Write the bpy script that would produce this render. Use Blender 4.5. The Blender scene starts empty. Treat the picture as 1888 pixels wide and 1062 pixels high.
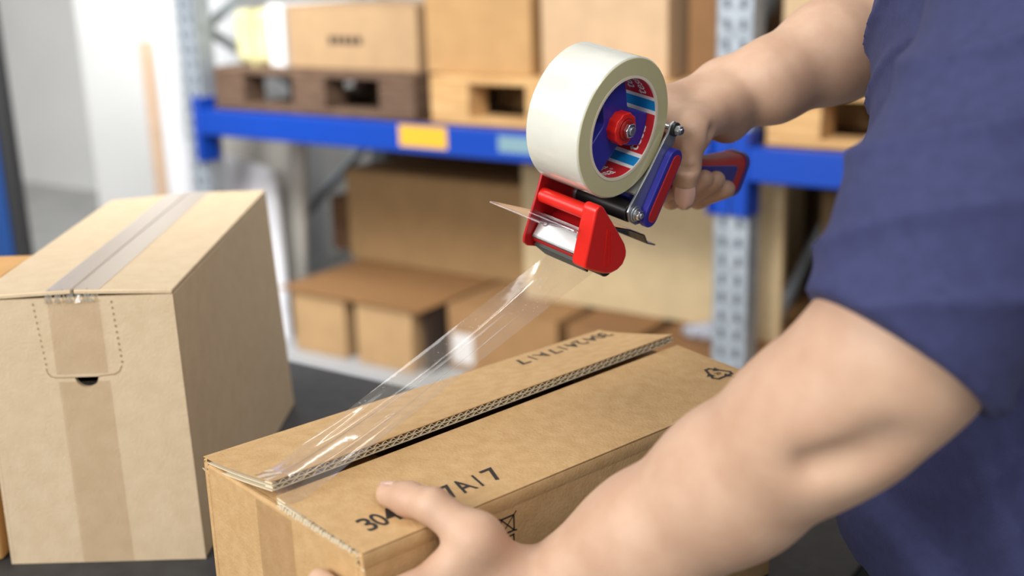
import bpy, bmesh, math, random
import numpy as np
from mathutils import Vector, Matrix
from mathutils.geometry import tessellate_polygon

# ------------------------------------------------------------------ camera, world, lights
SC = bpy.context.scene
COL = SC.collection
random.seed(7)

CAM_POS = np.array([0.0, 0.0, 1.35])
PITCH, ROLL = 0.2761, -0.0308
_f = np.array([0, math.cos(PITCH), -math.sin(PITCH)])
_r = np.array([1.0, 0, 0])
_u = np.cross(_r, _f)
_c, _s = math.cos(ROLL), math.sin(ROLL)
CAM_R, CAM_U, CAM_F = _c * _r + _s * _u, -_s * _r + _c * _u, _f
cam_data = bpy.data.cameras.new('camera')
cam_data.lens = 2186.5 / 1888 * 36
cam_data.sensor_width = 36
cam_data.clip_start = 0.02
cam_data.dof.use_dof = True
cam_data.dof.focus_distance = 0.885
cam_data.dof.aperture_fstop = 3.6
cam = bpy.data.objects.new('camera', cam_data)
COL.objects.link(cam)
_m = Matrix.Identity(4)
for i in range(3):
    _m[i][0], _m[i][1], _m[i][2], _m[i][3] = CAM_R[i], CAM_U[i], -CAM_F[i], CAM_POS[i]
cam.matrix_world = _m
SC.camera = cam

SC.view_settings.view_transform = 'Standard'
SC.view_settings.look = 'None'
SC.view_settings.gamma = 1.0
SC.view_settings.use_curve_mapping = False
SC.view_settings.exposure = 0.0

world = bpy.data.worlds.new('hall_light')
SC.world = world
world.use_nodes = True
world.node_tree.nodes['Background'].inputs['Color'].default_value = (1.0, 0.985, 0.96, 1)
world.node_tree.nodes['Background'].inputs['Strength'].default_value = 0.38


def area(name, loc, target, sx, sy, power, color=(1, 1, 1), spread=180):
    l = bpy.data.lights.new(name, 'AREA')
    l.spread = math.radians(spread)
    l.shape = 'RECTANGLE'
    l.size, l.size_y, l.energy, l.color = sx, sy, power, color
    o = bpy.data.objects.new(name, l)
    COL.objects.link(o)
    o.location = loc
    o.rotation_euler = (Vector(target) - Vector(loc)).to_track_quat('-Z', 'Y').to_euler()
    return o


area('window_daylight_front', (-1.7, -0.95, 2.15), (0.0, 0.95, 1.0), 1.5, 1.1, 58, (1.0, 0.985, 0.965))
area('window_daylight_side', (-2.1, 0.15, 2.2), (0.0, 0.95, 1.1), 1.2, 1.1, 24, (1.0, 0.985, 0.965))  # unseen lamp added for the highlight on the tape roll
area('ceiling_light_row', (-0.9, 1.3, 2.7), (-0.4, 3.6, 0.5), 2.2, 0.7, 44, (1.0, 0.99, 0.97), 110)  # unseen fill added to brighten the rack and carton fronts
area('ceiling_tube_over_table', (-0.40, 1.25, 2.75), (-0.40, 1.2501, 0.8), 1.2, 0.07, 7, (1.0, 0.98, 0.94))  # narrow unseen lamp added to draw streaks on the pulled film
area('ceiling_light_left', (-1.7, 3.0, 2.7), (-1.9, 4.7, 1.2), 1.2, 0.6, 62, (1.0, 1.0, 1.0), 110)  # unseen fill added to brighten the white wall on the left
area('ceiling_light_front', (0.6, -0.8, 2.9), (0.2, 0.8, 1.0), 1.6, 0.8, 24, (1.0, 0.98, 0.96))  # unseen fill added for the red cheek and the box's long side

# ------------------------------------------------------------------ helpers
TZ = 0.82                                   # table top


def srgb(r, g, b):
    f = lambda c: (c / 255) / 12.92 if c / 255 <= 0.04045 else ((c / 255 + 0.055) / 1.055) ** 2.4
    return (f(r), f(g), f(b), 1.0)


MATS = {}


def mat(name, rgb, rough=0.6, metal=0.0, var=0.0, scale=30.0, bump=0.0, bscale=200.0, rgb2=None, stretch=None,
        coat=0.0, sss=0.0, spec=0.5, trans=0.0, detail=4.0):
    if name in MATS:
        return MATS[name]
    m = bpy.data.materials.new(name)
    m.use_nodes = True
    nt = m.node_tree
    bs = nt.nodes['Principled BSDF']
    col = srgb(*rgb)
    bs.inputs['Base Color'].default_value = col
    bs.inputs['Roughness'].default_value = rough
    bs.inputs['Metallic'].default_value = metal
    bs.inputs['Coat Weight'].default_value = coat
    bs.inputs['Specular IOR Level'].default_value = spec
    bs.inputs['Transmission Weight'].default_value = trans
    if sss:
        bs.inputs['Subsurface Weight'].default_value = sss
        bs.inputs['Subsurface Radius'].default_value = (0.012, 0.005, 0.003)
        bs.inputs['Subsurface Scale'].default_value = 0.5
    tc = nt.nodes.new('ShaderNodeTexCoord')
    src = tc.outputs['Object']
    if stretch:
        mp = nt.nodes.new('ShaderNodeMapping')
        mp.inputs['Scale'].default_value = stretch
        nt.links.new(src, mp.inputs['Vector'])
        src = mp.outputs['Vector']
    if var or rgb2:
        n = nt.nodes.new('ShaderNodeTexNoise')
        n.inputs['Scale'].default_value = scale
        n.inputs['Detail'].default_value = detail
        nt.links.new(src, n.inputs['Vector'])
        mx = nt.nodes.new('ShaderNodeMix')
        mx.data_type = 'RGBA'
        c2 = srgb(*rgb2) if rgb2 else tuple(min(1, c * (1 - var)) for c in col[:3]) + (1,)
        mx.inputs[6].default_value = col
        mx.inputs[7].default_value = c2
        rp = nt.nodes.new('ShaderNodeMapRange')
        rp.inputs['From Min'].default_value = 0.35
        rp.inputs['From Max'].default_value = 0.65
        nt.links.new(n.outputs['Fac'], rp.inputs['Value'])
        nt.links.new(rp.outputs['Result'], mx.inputs[0])
        nt.links.new(mx.outputs[2], bs.inputs['Base Color'])
    if bump:
        n2 = nt.nodes.new('ShaderNodeTexNoise')
        n2.inputs['Scale'].default_value = bscale
        n2.inputs['Detail'].default_value = 3
        nt.links.new(src, n2.inputs['Vector'])
        b = nt.nodes.new('ShaderNodeBump')
        b.inputs['Strength'].default_value = bump
        b.inputs['Distance'].default_value = 0.002
        nt.links.new(n2.outputs['Fac'], b.inputs['Height'])
        nt.links.new(b.outputs['Normal'], bs.inputs['Normal'])
    MATS[name] = m
    return m


def film_mat(name, tint, gloss_rough, ior, haze=0.0, haze_rgb=(230, 225, 215), speck=0.0, boost=0.0):
    """Clear plastic film: see-through with a Fresnel reflection and a little milky haze."""
    if name in MATS:
        return MATS[name]
    m = bpy.data.materials.new(name)
    m.use_nodes = True
    nt = m.node_tree
    for n in list(nt.nodes):
        nt.nodes.remove(n)
    out = nt.nodes.new('ShaderNodeOutputMaterial')
    tr = nt.nodes.new('ShaderNodeBsdfTransparent')
    tr.inputs['Color'].default_value = srgb(*tint)
    gl = nt.nodes.new('ShaderNodeBsdfGlossy')
    gl.inputs['Roughness'].default_value = gloss_rough
    df = nt.nodes.new('ShaderNodeBsdfDiffuse')
    df.inputs['Color'].default_value = srgb(*haze_rgb)
    lw = nt.nodes.new('ShaderNodeLayerWeight')              # same from both sides of the sheet
    lw.inputs['Blend'].default_value = 0.5
    pw = nt.nodes.new('ShaderNodeMath')
    pw.operation = 'POWER'
    pw.inputs[1].default_value = 4.0
    nt.links.new(lw.outputs['Facing'], pw.inputs[0])
    f0 = ((ior - 1) / (ior + 1)) ** 2 * 1.8
    fr = nt.nodes.new('ShaderNodeMath')
    fr.operation = 'MULTIPLY_ADD'
    fr.inputs[1].default_value = 0.9 * (1 - f0)
    fr.inputs[2].default_value = f0
    nt.links.new(pw.outputs[0], fr.inputs[0])
    m1 = nt.nodes.new('ShaderNodeMixShader')
    m1.inputs[0].default_value = haze
    nt.links.new(tr.outputs[0], m1.inputs[1])
    nt.links.new(df.outputs[0], m1.inputs[2])
    m2 = nt.nodes.new('ShaderNodeMixShader')
    add = nt.nodes.new('ShaderNodeMath')
    add.operation = 'ADD'
    add.inputs[1].default_value = boost
    nt.links.new(fr.outputs[0], add.inputs[0])
    nt.links.new(add.outputs[0], m2.inputs[0])
    nt.links.new(m1.outputs[0], m2.inputs[1])
    nt.links.new(gl.outputs[0], m2.inputs[2])
    nt.links.new(m2.outputs[0], out.inputs['Surface'])
    tc = nt.nodes.new('ShaderNodeTexCoord')
    n2 = nt.nodes.new('ShaderNodeTexNoise')
    n2.inputs['Scale'].default_value = 60
    n2.inputs['Detail'].default_value = 2
    nt.links.new(tc.outputs['Object'], n2.inputs['Vector'])
    b = nt.nodes.new('ShaderNodeBump')
    b.inputs['Strength'].default_value = 0.14
    b.inputs['Distance'].default_value = 0.002
    nt.links.new(n2.outputs['Fac'], b.inputs['Height'])
    nt.links.new(b.outputs['Normal'], gl.inputs['Normal'])
    if speck:
        v = nt.nodes.new('ShaderNodeTexNoise')
        v.inputs['Scale'].default_value = 650
        v.inputs['Detail'].default_value = 1
        nt.links.new(tc.outputs['Object'], v.inputs['Vector'])
        big = nt.nodes.new('ShaderNodeTexNoise')
        big.inputs['Scale'].default_value = 22
        nt.links.new(tc.outputs['Object'], big.inputs['Vector'])
        r = nt.nodes.new('ShaderNodeMapRange')
        r.inputs['From Min'].default_value = 0.66
        r.inputs['From Max'].default_value = 0.72
        nt.links.new(v.outputs['Fac'], r.inputs['Value'])
        r2 = nt.nodes.new('ShaderNodeMapRange')
        r2.inputs['From Min'].default_value = 0.42
        r2.inputs['From Max'].default_value = 0.6
        nt.links.new(big.outputs['Fac'], r2.inputs['Value'])
        mu = nt.nodes.new('ShaderNodeMath')
        mu.operation = 'MULTIPLY'
        nt.links.new(r.outputs[0], mu.inputs[0])
        nt.links.new(r2.outputs[0], mu.inputs[1])
        ma = nt.nodes.new('ShaderNodeMath')
        ma.operation = 'MULTIPLY_ADD'
        ma.inputs[1].default_value = speck
        ma.inputs[2].default_value = haze
        nt.links.new(mu.outputs[0], ma.inputs[0])
        nt.links.new(ma.outputs[0], m1.inputs[0])
    MATS[name] = m
    return m


class G:
    """Collects geometry in world coordinates."""

    def __init__(self):
        self.v, self.f = [], []

    def add(self, vs, fs):
        n = len(self.v)
        self.v += [tuple(float(c) for c in p) for p in vs]
        self.f += [tuple(n + i for i in f) for f in fs]
        return self

    def hexa(self, c):
        """eight corners: bottom four in order, then the top four above them"""
        return self.add(c, [(3, 2, 1, 0), (4, 5, 6, 7), (0, 1, 5, 4), (1, 2, 6, 5), (2, 3, 7, 6), (3, 0, 4, 7)])

    def boxf(self, fr, a, b):
        """axis box in a frame function"""
        (x0, y0, z0), (x1, y1, z1) = a, b
        return self.hexa([fr(x0, y0, z0), fr(x1, y0, z0), fr(x1, y1, z0), fr(x0, y1, z0),
                          fr(x0, y0, z1), fr(x1, y0, z1), fr(x1, y1, z1), fr(x0, y1, z1)])

    def prism(self, poly, fr, t0, t1):
        """poly of (p, q) swept along the first coordinate of fr from t0 to t1"""
        n = len(poly)
        vs = [fr(t0, p, q) for p, q in poly] + [fr(t1, p, q) for p, q in poly]
        fs = [tuple(range(n)), tuple(range(2 * n - 1, n - 1, -1))]
        fs += [(i, i + n, (i + 1) % n + n, (i + 1) % n) for i in range(n)]
        return self.add(vs, fs)

    def cyl(self, fr, c, r, t0, t1, n=32, r1=None):
        r1 = r if r1 is None else r1
        a = [(c[0] + math.cos(2 * math.pi * i / n), c[1] + math.sin(2 * math.pi * i / n)) for i in range(n)]
        vs = [fr(t0, c[0] + r * (p - c[0]), c[1] + r * (q - c[1])) for p, q in a]
        vs += [fr(t1, c[0] + r1 * (p - c[0]), c[1] + r1 * (q - c[1])) for p, q in a]
        fs = [tuple(range(n)), tuple(range(2 * n - 1, n - 1, -1))]
        fs += [(i, i + n, (i + 1) % n + n, (i + 1) % n) for i in range(n)]
        return self.add(vs, fs)

    def lathe(self, fr, prof, n=64, a0=0.0, a1=2 * math.pi):
        """closed profile of (t, r) turned about the first axis of fr"""
        full = abs(a1 - a0 - 2 * math.pi) < 1e-6
        k = n if full else n + 1
        m = len(prof)
        vs = []
        for i in range(k):
            a = a0 + (a1 - a0) * i / n
            vs += [fr(t, r * math.cos(a), r * math.sin(a)) for t, r in prof]
        fs = []
        for i in range(n):
            j = (i + 1) % k
            for p in range(m):
                q = (p + 1) % m
                fs.append((i * m + p, i * m + q, j * m + q, j * m + p))
        if not full:
            fs += [tuple(range(m)), tuple(range((k - 1) * m + m - 1, (k - 1) * m - 1, -1))]
        return self.add(vs, fs)

    def grid(self, pts):
        r, c = len(pts), len(pts[0])
        vs = [p for row in pts for p in row]
        return self.add(vs, [(i * c + j, i * c + j + 1, (i + 1) * c + j + 1, (i + 1) * c + j)
                             for i in range(r - 1) for j in range(c - 1)])


LOCS = {}


def obj(name, g, material, parent=None, bevel=0.0, smooth=False, seg=2, angle=35):
    me = bpy.data.meshes.new(name)
    me.from_pydata(g.v, [], g.f)
    me.validate()
    bm = bmesh.new()
    bm.from_mesh(me)
    bmesh.ops.recalc_face_normals(bm, faces=bm.faces)
    bm.to_mesh(me)
    bm.free()
    me.materials.append(material)
    o = bpy.data.objects.new(name, me)
    COL.objects.link(o)
    if bevel:
        b = o.modifiers.new('soft_edges', 'BEVEL')
        b.width = bevel
        b.segments = seg
        b.limit_method = 'ANGLE'
        b.angle_limit = math.radians(30)
    if smooth or bevel:
        me.polygons.foreach_set('use_smooth', [True] * len(me.polygons))
        me.set_sharp_from_angle(angle=math.radians(angle))
    if parent is not None:
        o.parent = parent
        o.matrix_parent_inverse = Matrix.Translation(-LOCS.get(parent.name, Vector((0, 0, 0))))
    return o


def tag(o, label=None, cat=None, group=None, kind=None):
    if label:
        o['label'] = label
    if cat:
        o['category'] = cat
    if group:
        o['group'] = group
    if kind:
        o['kind'] = kind
    return o


def thing(name, loc, label, cat, group=None):
    o = bpy.data.objects.new(name, None)
    o.empty_display_size = 0.05
    COL.objects.link(o)
    o.location = tuple(float(c) for c in loc)
    LOCS[o.name] = Vector(tuple(float(c) for c in loc))
    return tag(o, label, cat, group)


def struct(name, g, material, **k):
    return tag(obj(name, g, material, **k), kind='structure')


W0 = lambda x, y, z: (x, y, z)


def text_geo(body, width, height, weight=0.0):
    """2D triangles of a printed word fitted into width x height"""
    cu = bpy.data.curves.new('word', 'FONT')
    cu.body = body
    cu.resolution_u = 4
    cu.offset = weight
    ob = bpy.data.objects.new('word', cu)
    COL.objects.link(ob)
    dg = bpy.context.evaluated_depsgraph_get()
    me = bpy.data.meshes.new_from_object(ob.evaluated_get(dg))
    vs = np.array([tuple(v.co) for v in me.vertices])
    fs = [tuple(p.vertices) for p in me.polygons]
    bpy.data.objects.remove(ob)
    bpy.data.curves.remove(cu)
    bpy.data.meshes.remove(me)
    lo, hi = vs.min(0), vs.max(0)
    vs[:, 0] = (vs[:, 0] - lo[0]) / (hi[0] - lo[0]) * width
    vs[:, 1] = (vs[:, 1] - lo[1]) / (hi[1] - lo[1]) * height
    return vs[:, :2], fs


def print_word(g, body, fr, width, height, weight=0.0):
    vs, fs = text_geo(body, width, height, weight)
    g.add([fr(p, q) for p, q in vs], fs)


def stroke(g, pts, w, fr):
    """flat line of width w through 2D points"""
    for (x0, y0), (x1, y1) in zip(pts[:-1], pts[1:]):
        d = math.hypot(x1 - x0, y1 - y0)
        nx, ny = -(y1 - y0) / d * w / 2, (x1 - x0) / d * w / 2
        ex, ey = (x1 - x0) / d * w / 2, (y1 - y0) / d * w / 2
        g.add([fr(x0 + nx - ex, y0 + ny - ey), fr(x0 - nx - ex, y0 - ny - ey), fr(x1 - nx + ex, y1 - ny + ey), fr(x1 + nx + ex, y1 + ny + ey)],
              [(0, 1, 2, 3)])


# materials shared by several things
KRAFT = mat('kraft_board', (194, 159, 112), 0.75, rgb2=(184, 148, 100), scale=90, bump=0.25, bscale=420, stretch=(1, 1, 1), detail=8)
KRAFT_IN = mat('kraft_inside', (150, 116, 78), 0.8)
PALE = mat('pale_board', (204, 183, 152), 0.75, rgb2=(198, 176, 144), scale=60, bump=0.2, bscale=380, detail=8)
FLUTE = mat('corrugated_liner', (222, 208, 178), 0.8)
INK = mat('black_ink', (38, 32, 30), 0.6)
TAPE_BROWN = film_mat('clear_tape_on_board', (250, 244, 238), 0.22, 1.25, 0.06, (205, 190, 175))
TAPE_TOP = film_mat('clear_tape_glossy', (252, 250, 248), 0.32, 1.45, 0.38, (218, 207, 194), boost=0.04)

# ------------------------------------------------------------------ the hall
FLOOR = mat('concrete', (176, 176, 174), 0.6, rgb2=(160, 160, 158), scale=6)
WHITE = mat('white_plaster', (226, 226, 224), 0.85, var=0.04, scale=3)
RO, RU, RN = np.array([0.567, 2.968, 0]), np.array([-0.8226, 0.5686, 0]), np.array([0.5686, 0.8226, 0])


def rk(s, t, z):
    p = RO + RU * s + RN * t
    return (p[0], p[1], z)


struct('floor', G().boxf(W0, (-7, -3, -0.06), (6, 9, 0)), FLOOR)
struct('wall_back', G().boxf(rk, (-4.5, 1.75, 0), (6.5, 1.87, 3.4)), WHITE)
struct('wall_left', G().boxf(rk, (2.52, 0.55, 0), (3.35, 1.75, 3.4)), WHITE, bevel=0.01)
STEEL_BLUE = mat('blue_paint', (6, 62, 162), 0.4)

# ------------------------------------------------------------------ pallet rack
GALV = mat('galvanised', (150, 158, 166), 0.45, metal=0.35, rgb2=(176, 184, 192), scale=40)
GALV_D = mat('galvanised_shadow_slot', (70, 76, 84), 0.6)


def upright(parent, s, t, top=2.6):
    g = G()
    # an open C section: web in front, two side flanges with lips
    g.boxf(rk, (s - 0.048, t, 0), (s + 0.048, t + 0.003, top))
    for a in (-1, 1):
        x0, x1 = sorted((s + a * 0.048, s + a * 0.045))
        g.boxf(rk, (x0, t, 0), (x1, t + 0.07, top))
        x0, x1 = sorted((s + a * 0.045, s + a * 0.028))
        g.boxf(rk, (x0, t + 0.067, 0), (x1, t + 0.07, top))
    o = obj('upright', g, GALV, parent)
    h = G()
    z = 0.1
    while z < top - 0.05:
        for a in (-0.022, 0.022):
            h.boxf(rk, (s + a - 0.006, t - 0.0012, z), (s + a + 0.006, t + 0.0005, z + 0.026))
        z += 0.05
    tag(obj('slot_row', h, GALV_D, o), kind='stuff')
    return o


rack = thing('pallet_rack', rk(0.97, 0.4, 0), 'tall storage rack with galvanised uprights and bright blue beams behind the table', 'rack')
for s in (0.0, 1.995, -2.0):
    for t in (0.0, 0.95):
        upright(rack, s, t)
    for k in range(5):
        a, b = (0.08, 0.94) if k % 2 == 0 else (0.94, 0.08)
        z0, z1 = 0.15 + 0.48 * k, 0.15 + 0.48 * (k + 1)
        obj('brace', G().hexa([rk(s - 0.012, a, z0), rk(s + 0.012, a, z0), rk(s + 0.012, a + 0.001, z0 + 0.035), rk(s - 0.012, a + 0.001, z0 + 0.035),
                               rk(s - 0.012, b, z1), rk(s + 0.012, b, z1), rk(s + 0.012, b + 0.001, z1 + 0.035), rk(s - 0.012, b + 0.001, z1 + 0.035)]), GALV, rack)
for s0, s1 in ((0.05, 1.945), (-1.95, -0.05)):
    for t in (-0.03, 0.96):
        bm_ = obj('beam', G().boxf(rk, (s0, t, 0.78), (s1, t + 0.045, 0.866)), STEEL_BLUE, rack, bevel=0.006)
        if t < 0 and s0 > 0:
            obj('warning_sticker', G().boxf(rk, (0.882, t - 0.0015, 0.800), (1.062, t - 0.0003, 0.864)), mat('yellow_sticker', (222, 172, 50), 0.5), bm_)
            obj('load_sticker', G().boxf(rk, (0.565, t - 0.0015, 0.806), (0.70, t - 0.0003, 0.852)), mat('grey_sticker', (120, 150, 160), 0.5), bm_)
for s in (0.0, 1.995):
    for a in (-1, 1):
        if s > 1 and a > 0:
            continue
        x0, x1 = sorted((s + a * 0.002, s + a * 0.05))
        g = G().boxf(rk, (x0, -0.012, 0.685), (x1, -0.001, 0.905))
        xa, xb = sorted((s + a * 0.05, s + a * 0.055))
        g.boxf(rk, (xa, -0.035, 0.685), (xb, 0.05, 0.905))
        obj('beam_connector', g, STEEL_BLUE, rack, bevel=0.003)
obj('shelf_deck', G().boxf(rk, (-1.95, 0.02, 0.845), (-0.055, 0.95, 0.862)), mat('chipboard', (120, 92, 62), 0.8, var=0.2), rack)  # deck panels added to block light, so the bays below stay dark
obj('shelf_deck', G().boxf(rk, (0.055, 0.02, 0.845), (1.94, 0.95, 0.862)), mat('chipboard', (120, 92, 62)), rack)
obj('rear_panel', G().boxf(rk, (-1.9, 0.925, 0.04), (1.94, 0.94, 0.84)), mat('rear_fibreboard', (84, 62, 44), 0.9), rack)  # added dark sheets standing in for the shaded depth of the rack
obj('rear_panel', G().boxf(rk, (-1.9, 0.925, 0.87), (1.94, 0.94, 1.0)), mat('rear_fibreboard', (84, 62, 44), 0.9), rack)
obj('floor_deck', G().boxf(rk, (-1.95, -0.02, 0.0), (1.94, 0.95, 0.034)), mat('grey_deck', (168, 170, 172), 0.5), rack)

# ------------------------------------------------------------------ pallets on the shelf
def pallet(s0, s1, t0, t1, z, material, label):
    p = thing('pallet', rk((s0 + s1) / 2, (t0 + t1) / 2, z), label, 'pallet', 'wooden pallets on the blue beam')
    n = 5
    wid = (t1 - t0) / (n * 1.35)
    for i in range(n):
        a = t0 + (t1 - t0 - wid) * i / (n - 1)
        obj('top_board', G().boxf(rk, (s0, a, z + 0.118), (s1, a + wid, z + 0.140)), material, p, bevel=0.003)
    for i in range(3):
        a = t0 + (t1 - t0 - 0.1) * i / 2
        obj('bottom_board', G().boxf(rk, (s0, a, z), (s1, a + 0.1, z + 0.02)), material, p, bevel=0.003)
        for j in range(3):
            b = s0 + (s1 - s0 - 0.14) * j / 2
            obj('block', G().boxf(rk, (b, a, z + 0.02), (b + 0.14, a + 0.1, z + 0.096)), material, p, bevel=0.003)
    for j in range(3):
        b = s0 + (s1 - s0 - 0.14) * j / 2
        obj('cross_board', G().boxf(rk, (b, t0, z + 0.096), (b + 0.14, t1, z + 0.118)), material, p, bevel=0.003)
    return p


OLDWOOD = mat('old_wood', (112, 88, 68), 0.85, rgb2=(88, 66, 50), scale=12, stretch=(1, 1, 6))
NEWWOOD = mat('new_wood', (206, 166, 112), 0.8, rgb2=(190, 148, 96), scale=10, stretch=(1, 1, 6))
pallet(1.045, 1.915, 0.03, 0.83, 0.866, OLDWOOD, 'dark weathered pallet on the blue beam under the marked carton')
pallet(0.165, 0.985, 0.03, 0.83, 0.866, NEWWOOD, 'light wooden pallet on the blue beam behind the tape roll')
pallet(-0.92, -0.075, 0.03, 0.83, 0.866, NEWWOOD, 'light wooden pallet on the blue beam behind the raised forearm')


# ------------------------------------------------------------------ cartons in the rack
def carton(s0, s1, t0, t1, z0, z1, rgb, label, group=None, mark=None, band=None, gap=0.0):
    p = thing('carton', rk((s0 + s1) / 2, (t0 + t1) / 2, z0), label, 'box', group)
    m = mat('board_%d_%d_%d' % rgb, tuple((0.97 * c + 0.03 * sum(rgb) / 3) * 0.95 for c in rgb), 0.8, var=0.10, scale=14)
    obj('body', G().boxf(rk, (s0, t0, z0), (s1, t1, z1 - 0.006)), m, p, bevel=0.004)
    mid = (t0 + t1) / 2
    obj('flap', G().boxf(rk, (s0, t0, z1 - 0.0055), (s1, mid - 0.003, z1)), m, p, bevel=0.0015)
    obj('flap', G().boxf(rk, (s0, mid + 0.003, z1 - 0.0055), (s1, t1, z1)), m, p, bevel=0.0015)
    obj('tape_strip', G().boxf(rk, (s0, mid - 0.025, z1 + 0.0002), (s1, mid + 0.025, z1 + 0.0008)), TAPE_BROWN, p)
    if mark:
        a, b, c, d = mark
        g = G()
        n = 5
        for i in range(n):
            x = a + (b - a) * i / n
            g.boxf(rk, (x, t0 - 0.0012, c), (x + (b - a) / n * 0.72, t0 - 0.0002, d))
        obj('printed_mark', g, INK, p)
    if band:
        a, b = band
        obj('side_band', G().boxf(rk, (a, t0 - 0.0012, z0 + 0.003), (b, t0 - 0.0002, z1 - 0.008)), mat('brown_band', (120, 78, 44), 0.7), p)
    return p


ZP = 0.866 + 0.1405
carton(1.065, 1.60, 0.08, 0.55, ZP, 1.205, (186, 152, 112), 'brown carton with a small black mark on the dark pallet', mark=(1.285, 1.43, 1.085, 1.11))
carton(0.655, 1.03, 0.08, 0.62, ZP, 1.60, (192, 150, 98), 'tall orange-brown carton on the light pallet beside the dark pallet')
carton(0.235, 0.632, 0.10, 0.62, ZP, 1.62, (206, 172, 134), 'tall pale tan carton on the light pallet behind the tape roll')
carton(0.07, 0.205, 0.16, 0.62, ZP, 1.62, (138, 98, 58), 'narrow dark brown carton between the pale carton and the upright')
carton(-0.74, -0.09, 0.08, 0.62, ZP, 1.62, (200, 170, 132), 'tall tan carton above the raised forearm beside the upright')
# creamy sack and paper on the dark pallet
sack = thing('packed_bale', rk(1.77, 0.2, ZP), 'cream plastic-wrapped bale on the dark pallet beside a carton', 'bale')
obj('wrap', G().boxf(rk, (1.69, 0.1, ZP), (1.88, 0.45, 1.19)), mat('cream_wrap', (222, 216, 168), 0.4, rgb2=(205, 196, 140), scale=8), sack, bevel=0.03, seg=4)
obj('strap', G().boxf(rk, (1.775, 0.094, ZP), (1.79, 0.456, 1.194)), mat('cream_strap', (196, 188, 140), 0.5), sack)
tag(obj('foam_block', G().boxf(rk, (1.615, 0.075, ZP), (1.685, 0.45, 1.21)), mat('white_paper', (226, 224, 224), 0.6), bevel=0.004),
    'narrow white foam block standing between the cream bale and the marked carton', 'foam block')
low = [(1.415, 1.65, (190, 152, 106)), (1.125, 1.362, (190, 152, 106)), (0.64, 1.06, (168, 126, 80)), (0.36, 0.60, (150, 108, 66)), (0.06, 0.32, (142, 100, 60))]
lows = ['low brown carton on the rack floor beside the leaning white board', 'low brown carton on the rack floor between two dark boards',
        'wide low brown carton on the rack floor behind the stretched tape', 'low dark carton between the wide low carton and the upright',
        'low dark carton on the rack floor touching the upright']
for (a, b, c), l in zip(low, lows):
    lc = carton(a, b, 0.05 if a > 1 else 0.16, 0.92, 0.034, 0.25 if a > 1 else 0.255, c, l, 'low cartons on the rack floor')
    if a == 0.64:
        obj('paper_label', G().boxf(rk, (0.96, 0.1588, 0.06), (1.045, 0.1597, 0.16)), mat('white_paper', (226, 224, 224), 0.6), lc)
for a in (1.375, 1.660, 1.080):  # near-black strips standing in for shade in the gaps between cartons
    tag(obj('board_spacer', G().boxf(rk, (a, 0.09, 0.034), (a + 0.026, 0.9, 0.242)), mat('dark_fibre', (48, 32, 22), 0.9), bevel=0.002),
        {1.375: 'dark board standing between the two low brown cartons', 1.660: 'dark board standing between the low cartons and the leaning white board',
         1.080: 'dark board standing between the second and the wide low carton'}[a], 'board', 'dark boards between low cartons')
tag(obj('cardboard_sheet', G().boxf(rk, (1.075, 0.035, 0.2515), (1.70, 0.92, 0.257)), mat('sheet_brown', (146, 106, 64), 0.8, var=0.1), bevel=0.001),
    'flat brown cardboard sheet lying across two low brown cartons', 'sheet')
carton(0.93, 1.74, 0.46, 0.90, 0.2578, 0.60, (172, 136, 90), 'large wide brown carton on top of the low cartons under the blue beam')
carton(0.10, 0.875, 0.34, 0.80, 0.2565, 0.70, (212, 188, 146), 'large pale tan carton on the low dark cartons below the dispenser')
for k, z in enumerate((0.2515, 0.3575)):
    carton(1.79, 1.92, 0.56, 0.88, z, z + 0.105, (120, 84, 56), ['small dark carton beside the large wide carton, lower of two',
                                                                'small dark carton beside the large wide carton, upper of two'][k], 'small dark cartons')
# leaning boards by the left upright
tag(obj('foam_board', G().hexa([rk(1.74, 0.10, 0.036), rk(2.22, 0.02, 0.036), rk(2.22, 0.045, 0.036), rk(1.74, 0.125, 0.036),
                                rk(1.95, 0.30, 0.60), rk(2.40, 0.24, 0.70), rk(2.40, 0.265, 0.70), rk(1.95, 0.325, 0.60)]), mat('foam_white', (216, 216, 220), 0.7), bevel=0.003),
    'white board leaning against the rack upright below the blue beam', 'board')
tag(obj('grey_board', G().hexa([rk(1.86, 0.30, 0.036), rk(2.42, 0.26, 0.036), rk(2.42, 0.285, 0.036), rk(1.86, 0.325, 0.036),
                                rk(1.90, 0.42, 0.72), rk(2.46, 0.38, 0.76), rk(2.46, 0.405, 0.76), rk(1.90, 0.445, 0.72)]), mat('board_grey', (182, 178, 170), 0.7), bevel=0.003),
    'greyish board leaning behind the white board under the blue beam', 'board')
tag(obj('wooden_plank', G().boxf(rk, (2.315, 0.10, 0), (2.375, 0.125, 1.075)), mat('plank_wood', (222, 190, 160), 0.7, var=0.1), bevel=0.003),
    'slim upright wooden plank standing in front of the grey cabinet', 'plank')
tag(obj('white_sheet', G().boxf(rk, (2.045, -0.04, 0), (2.125, -0.02, 1.10)), mat('sheet_white', (222, 224, 228), 0.55), bevel=0.003),
    'narrow white sheet standing between the slim wooden plank and the rack', 'panel')
tag(obj('grey_locker', G().boxf(rk, (2.27, 0.50, 0), (2.515, 0.9, 2.2)), mat('locker_grey', (206, 208, 210), 0.5), bevel=0.006),
    'tall light grey cabinet behind the slim wooden plank', 'cabinet')
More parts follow.
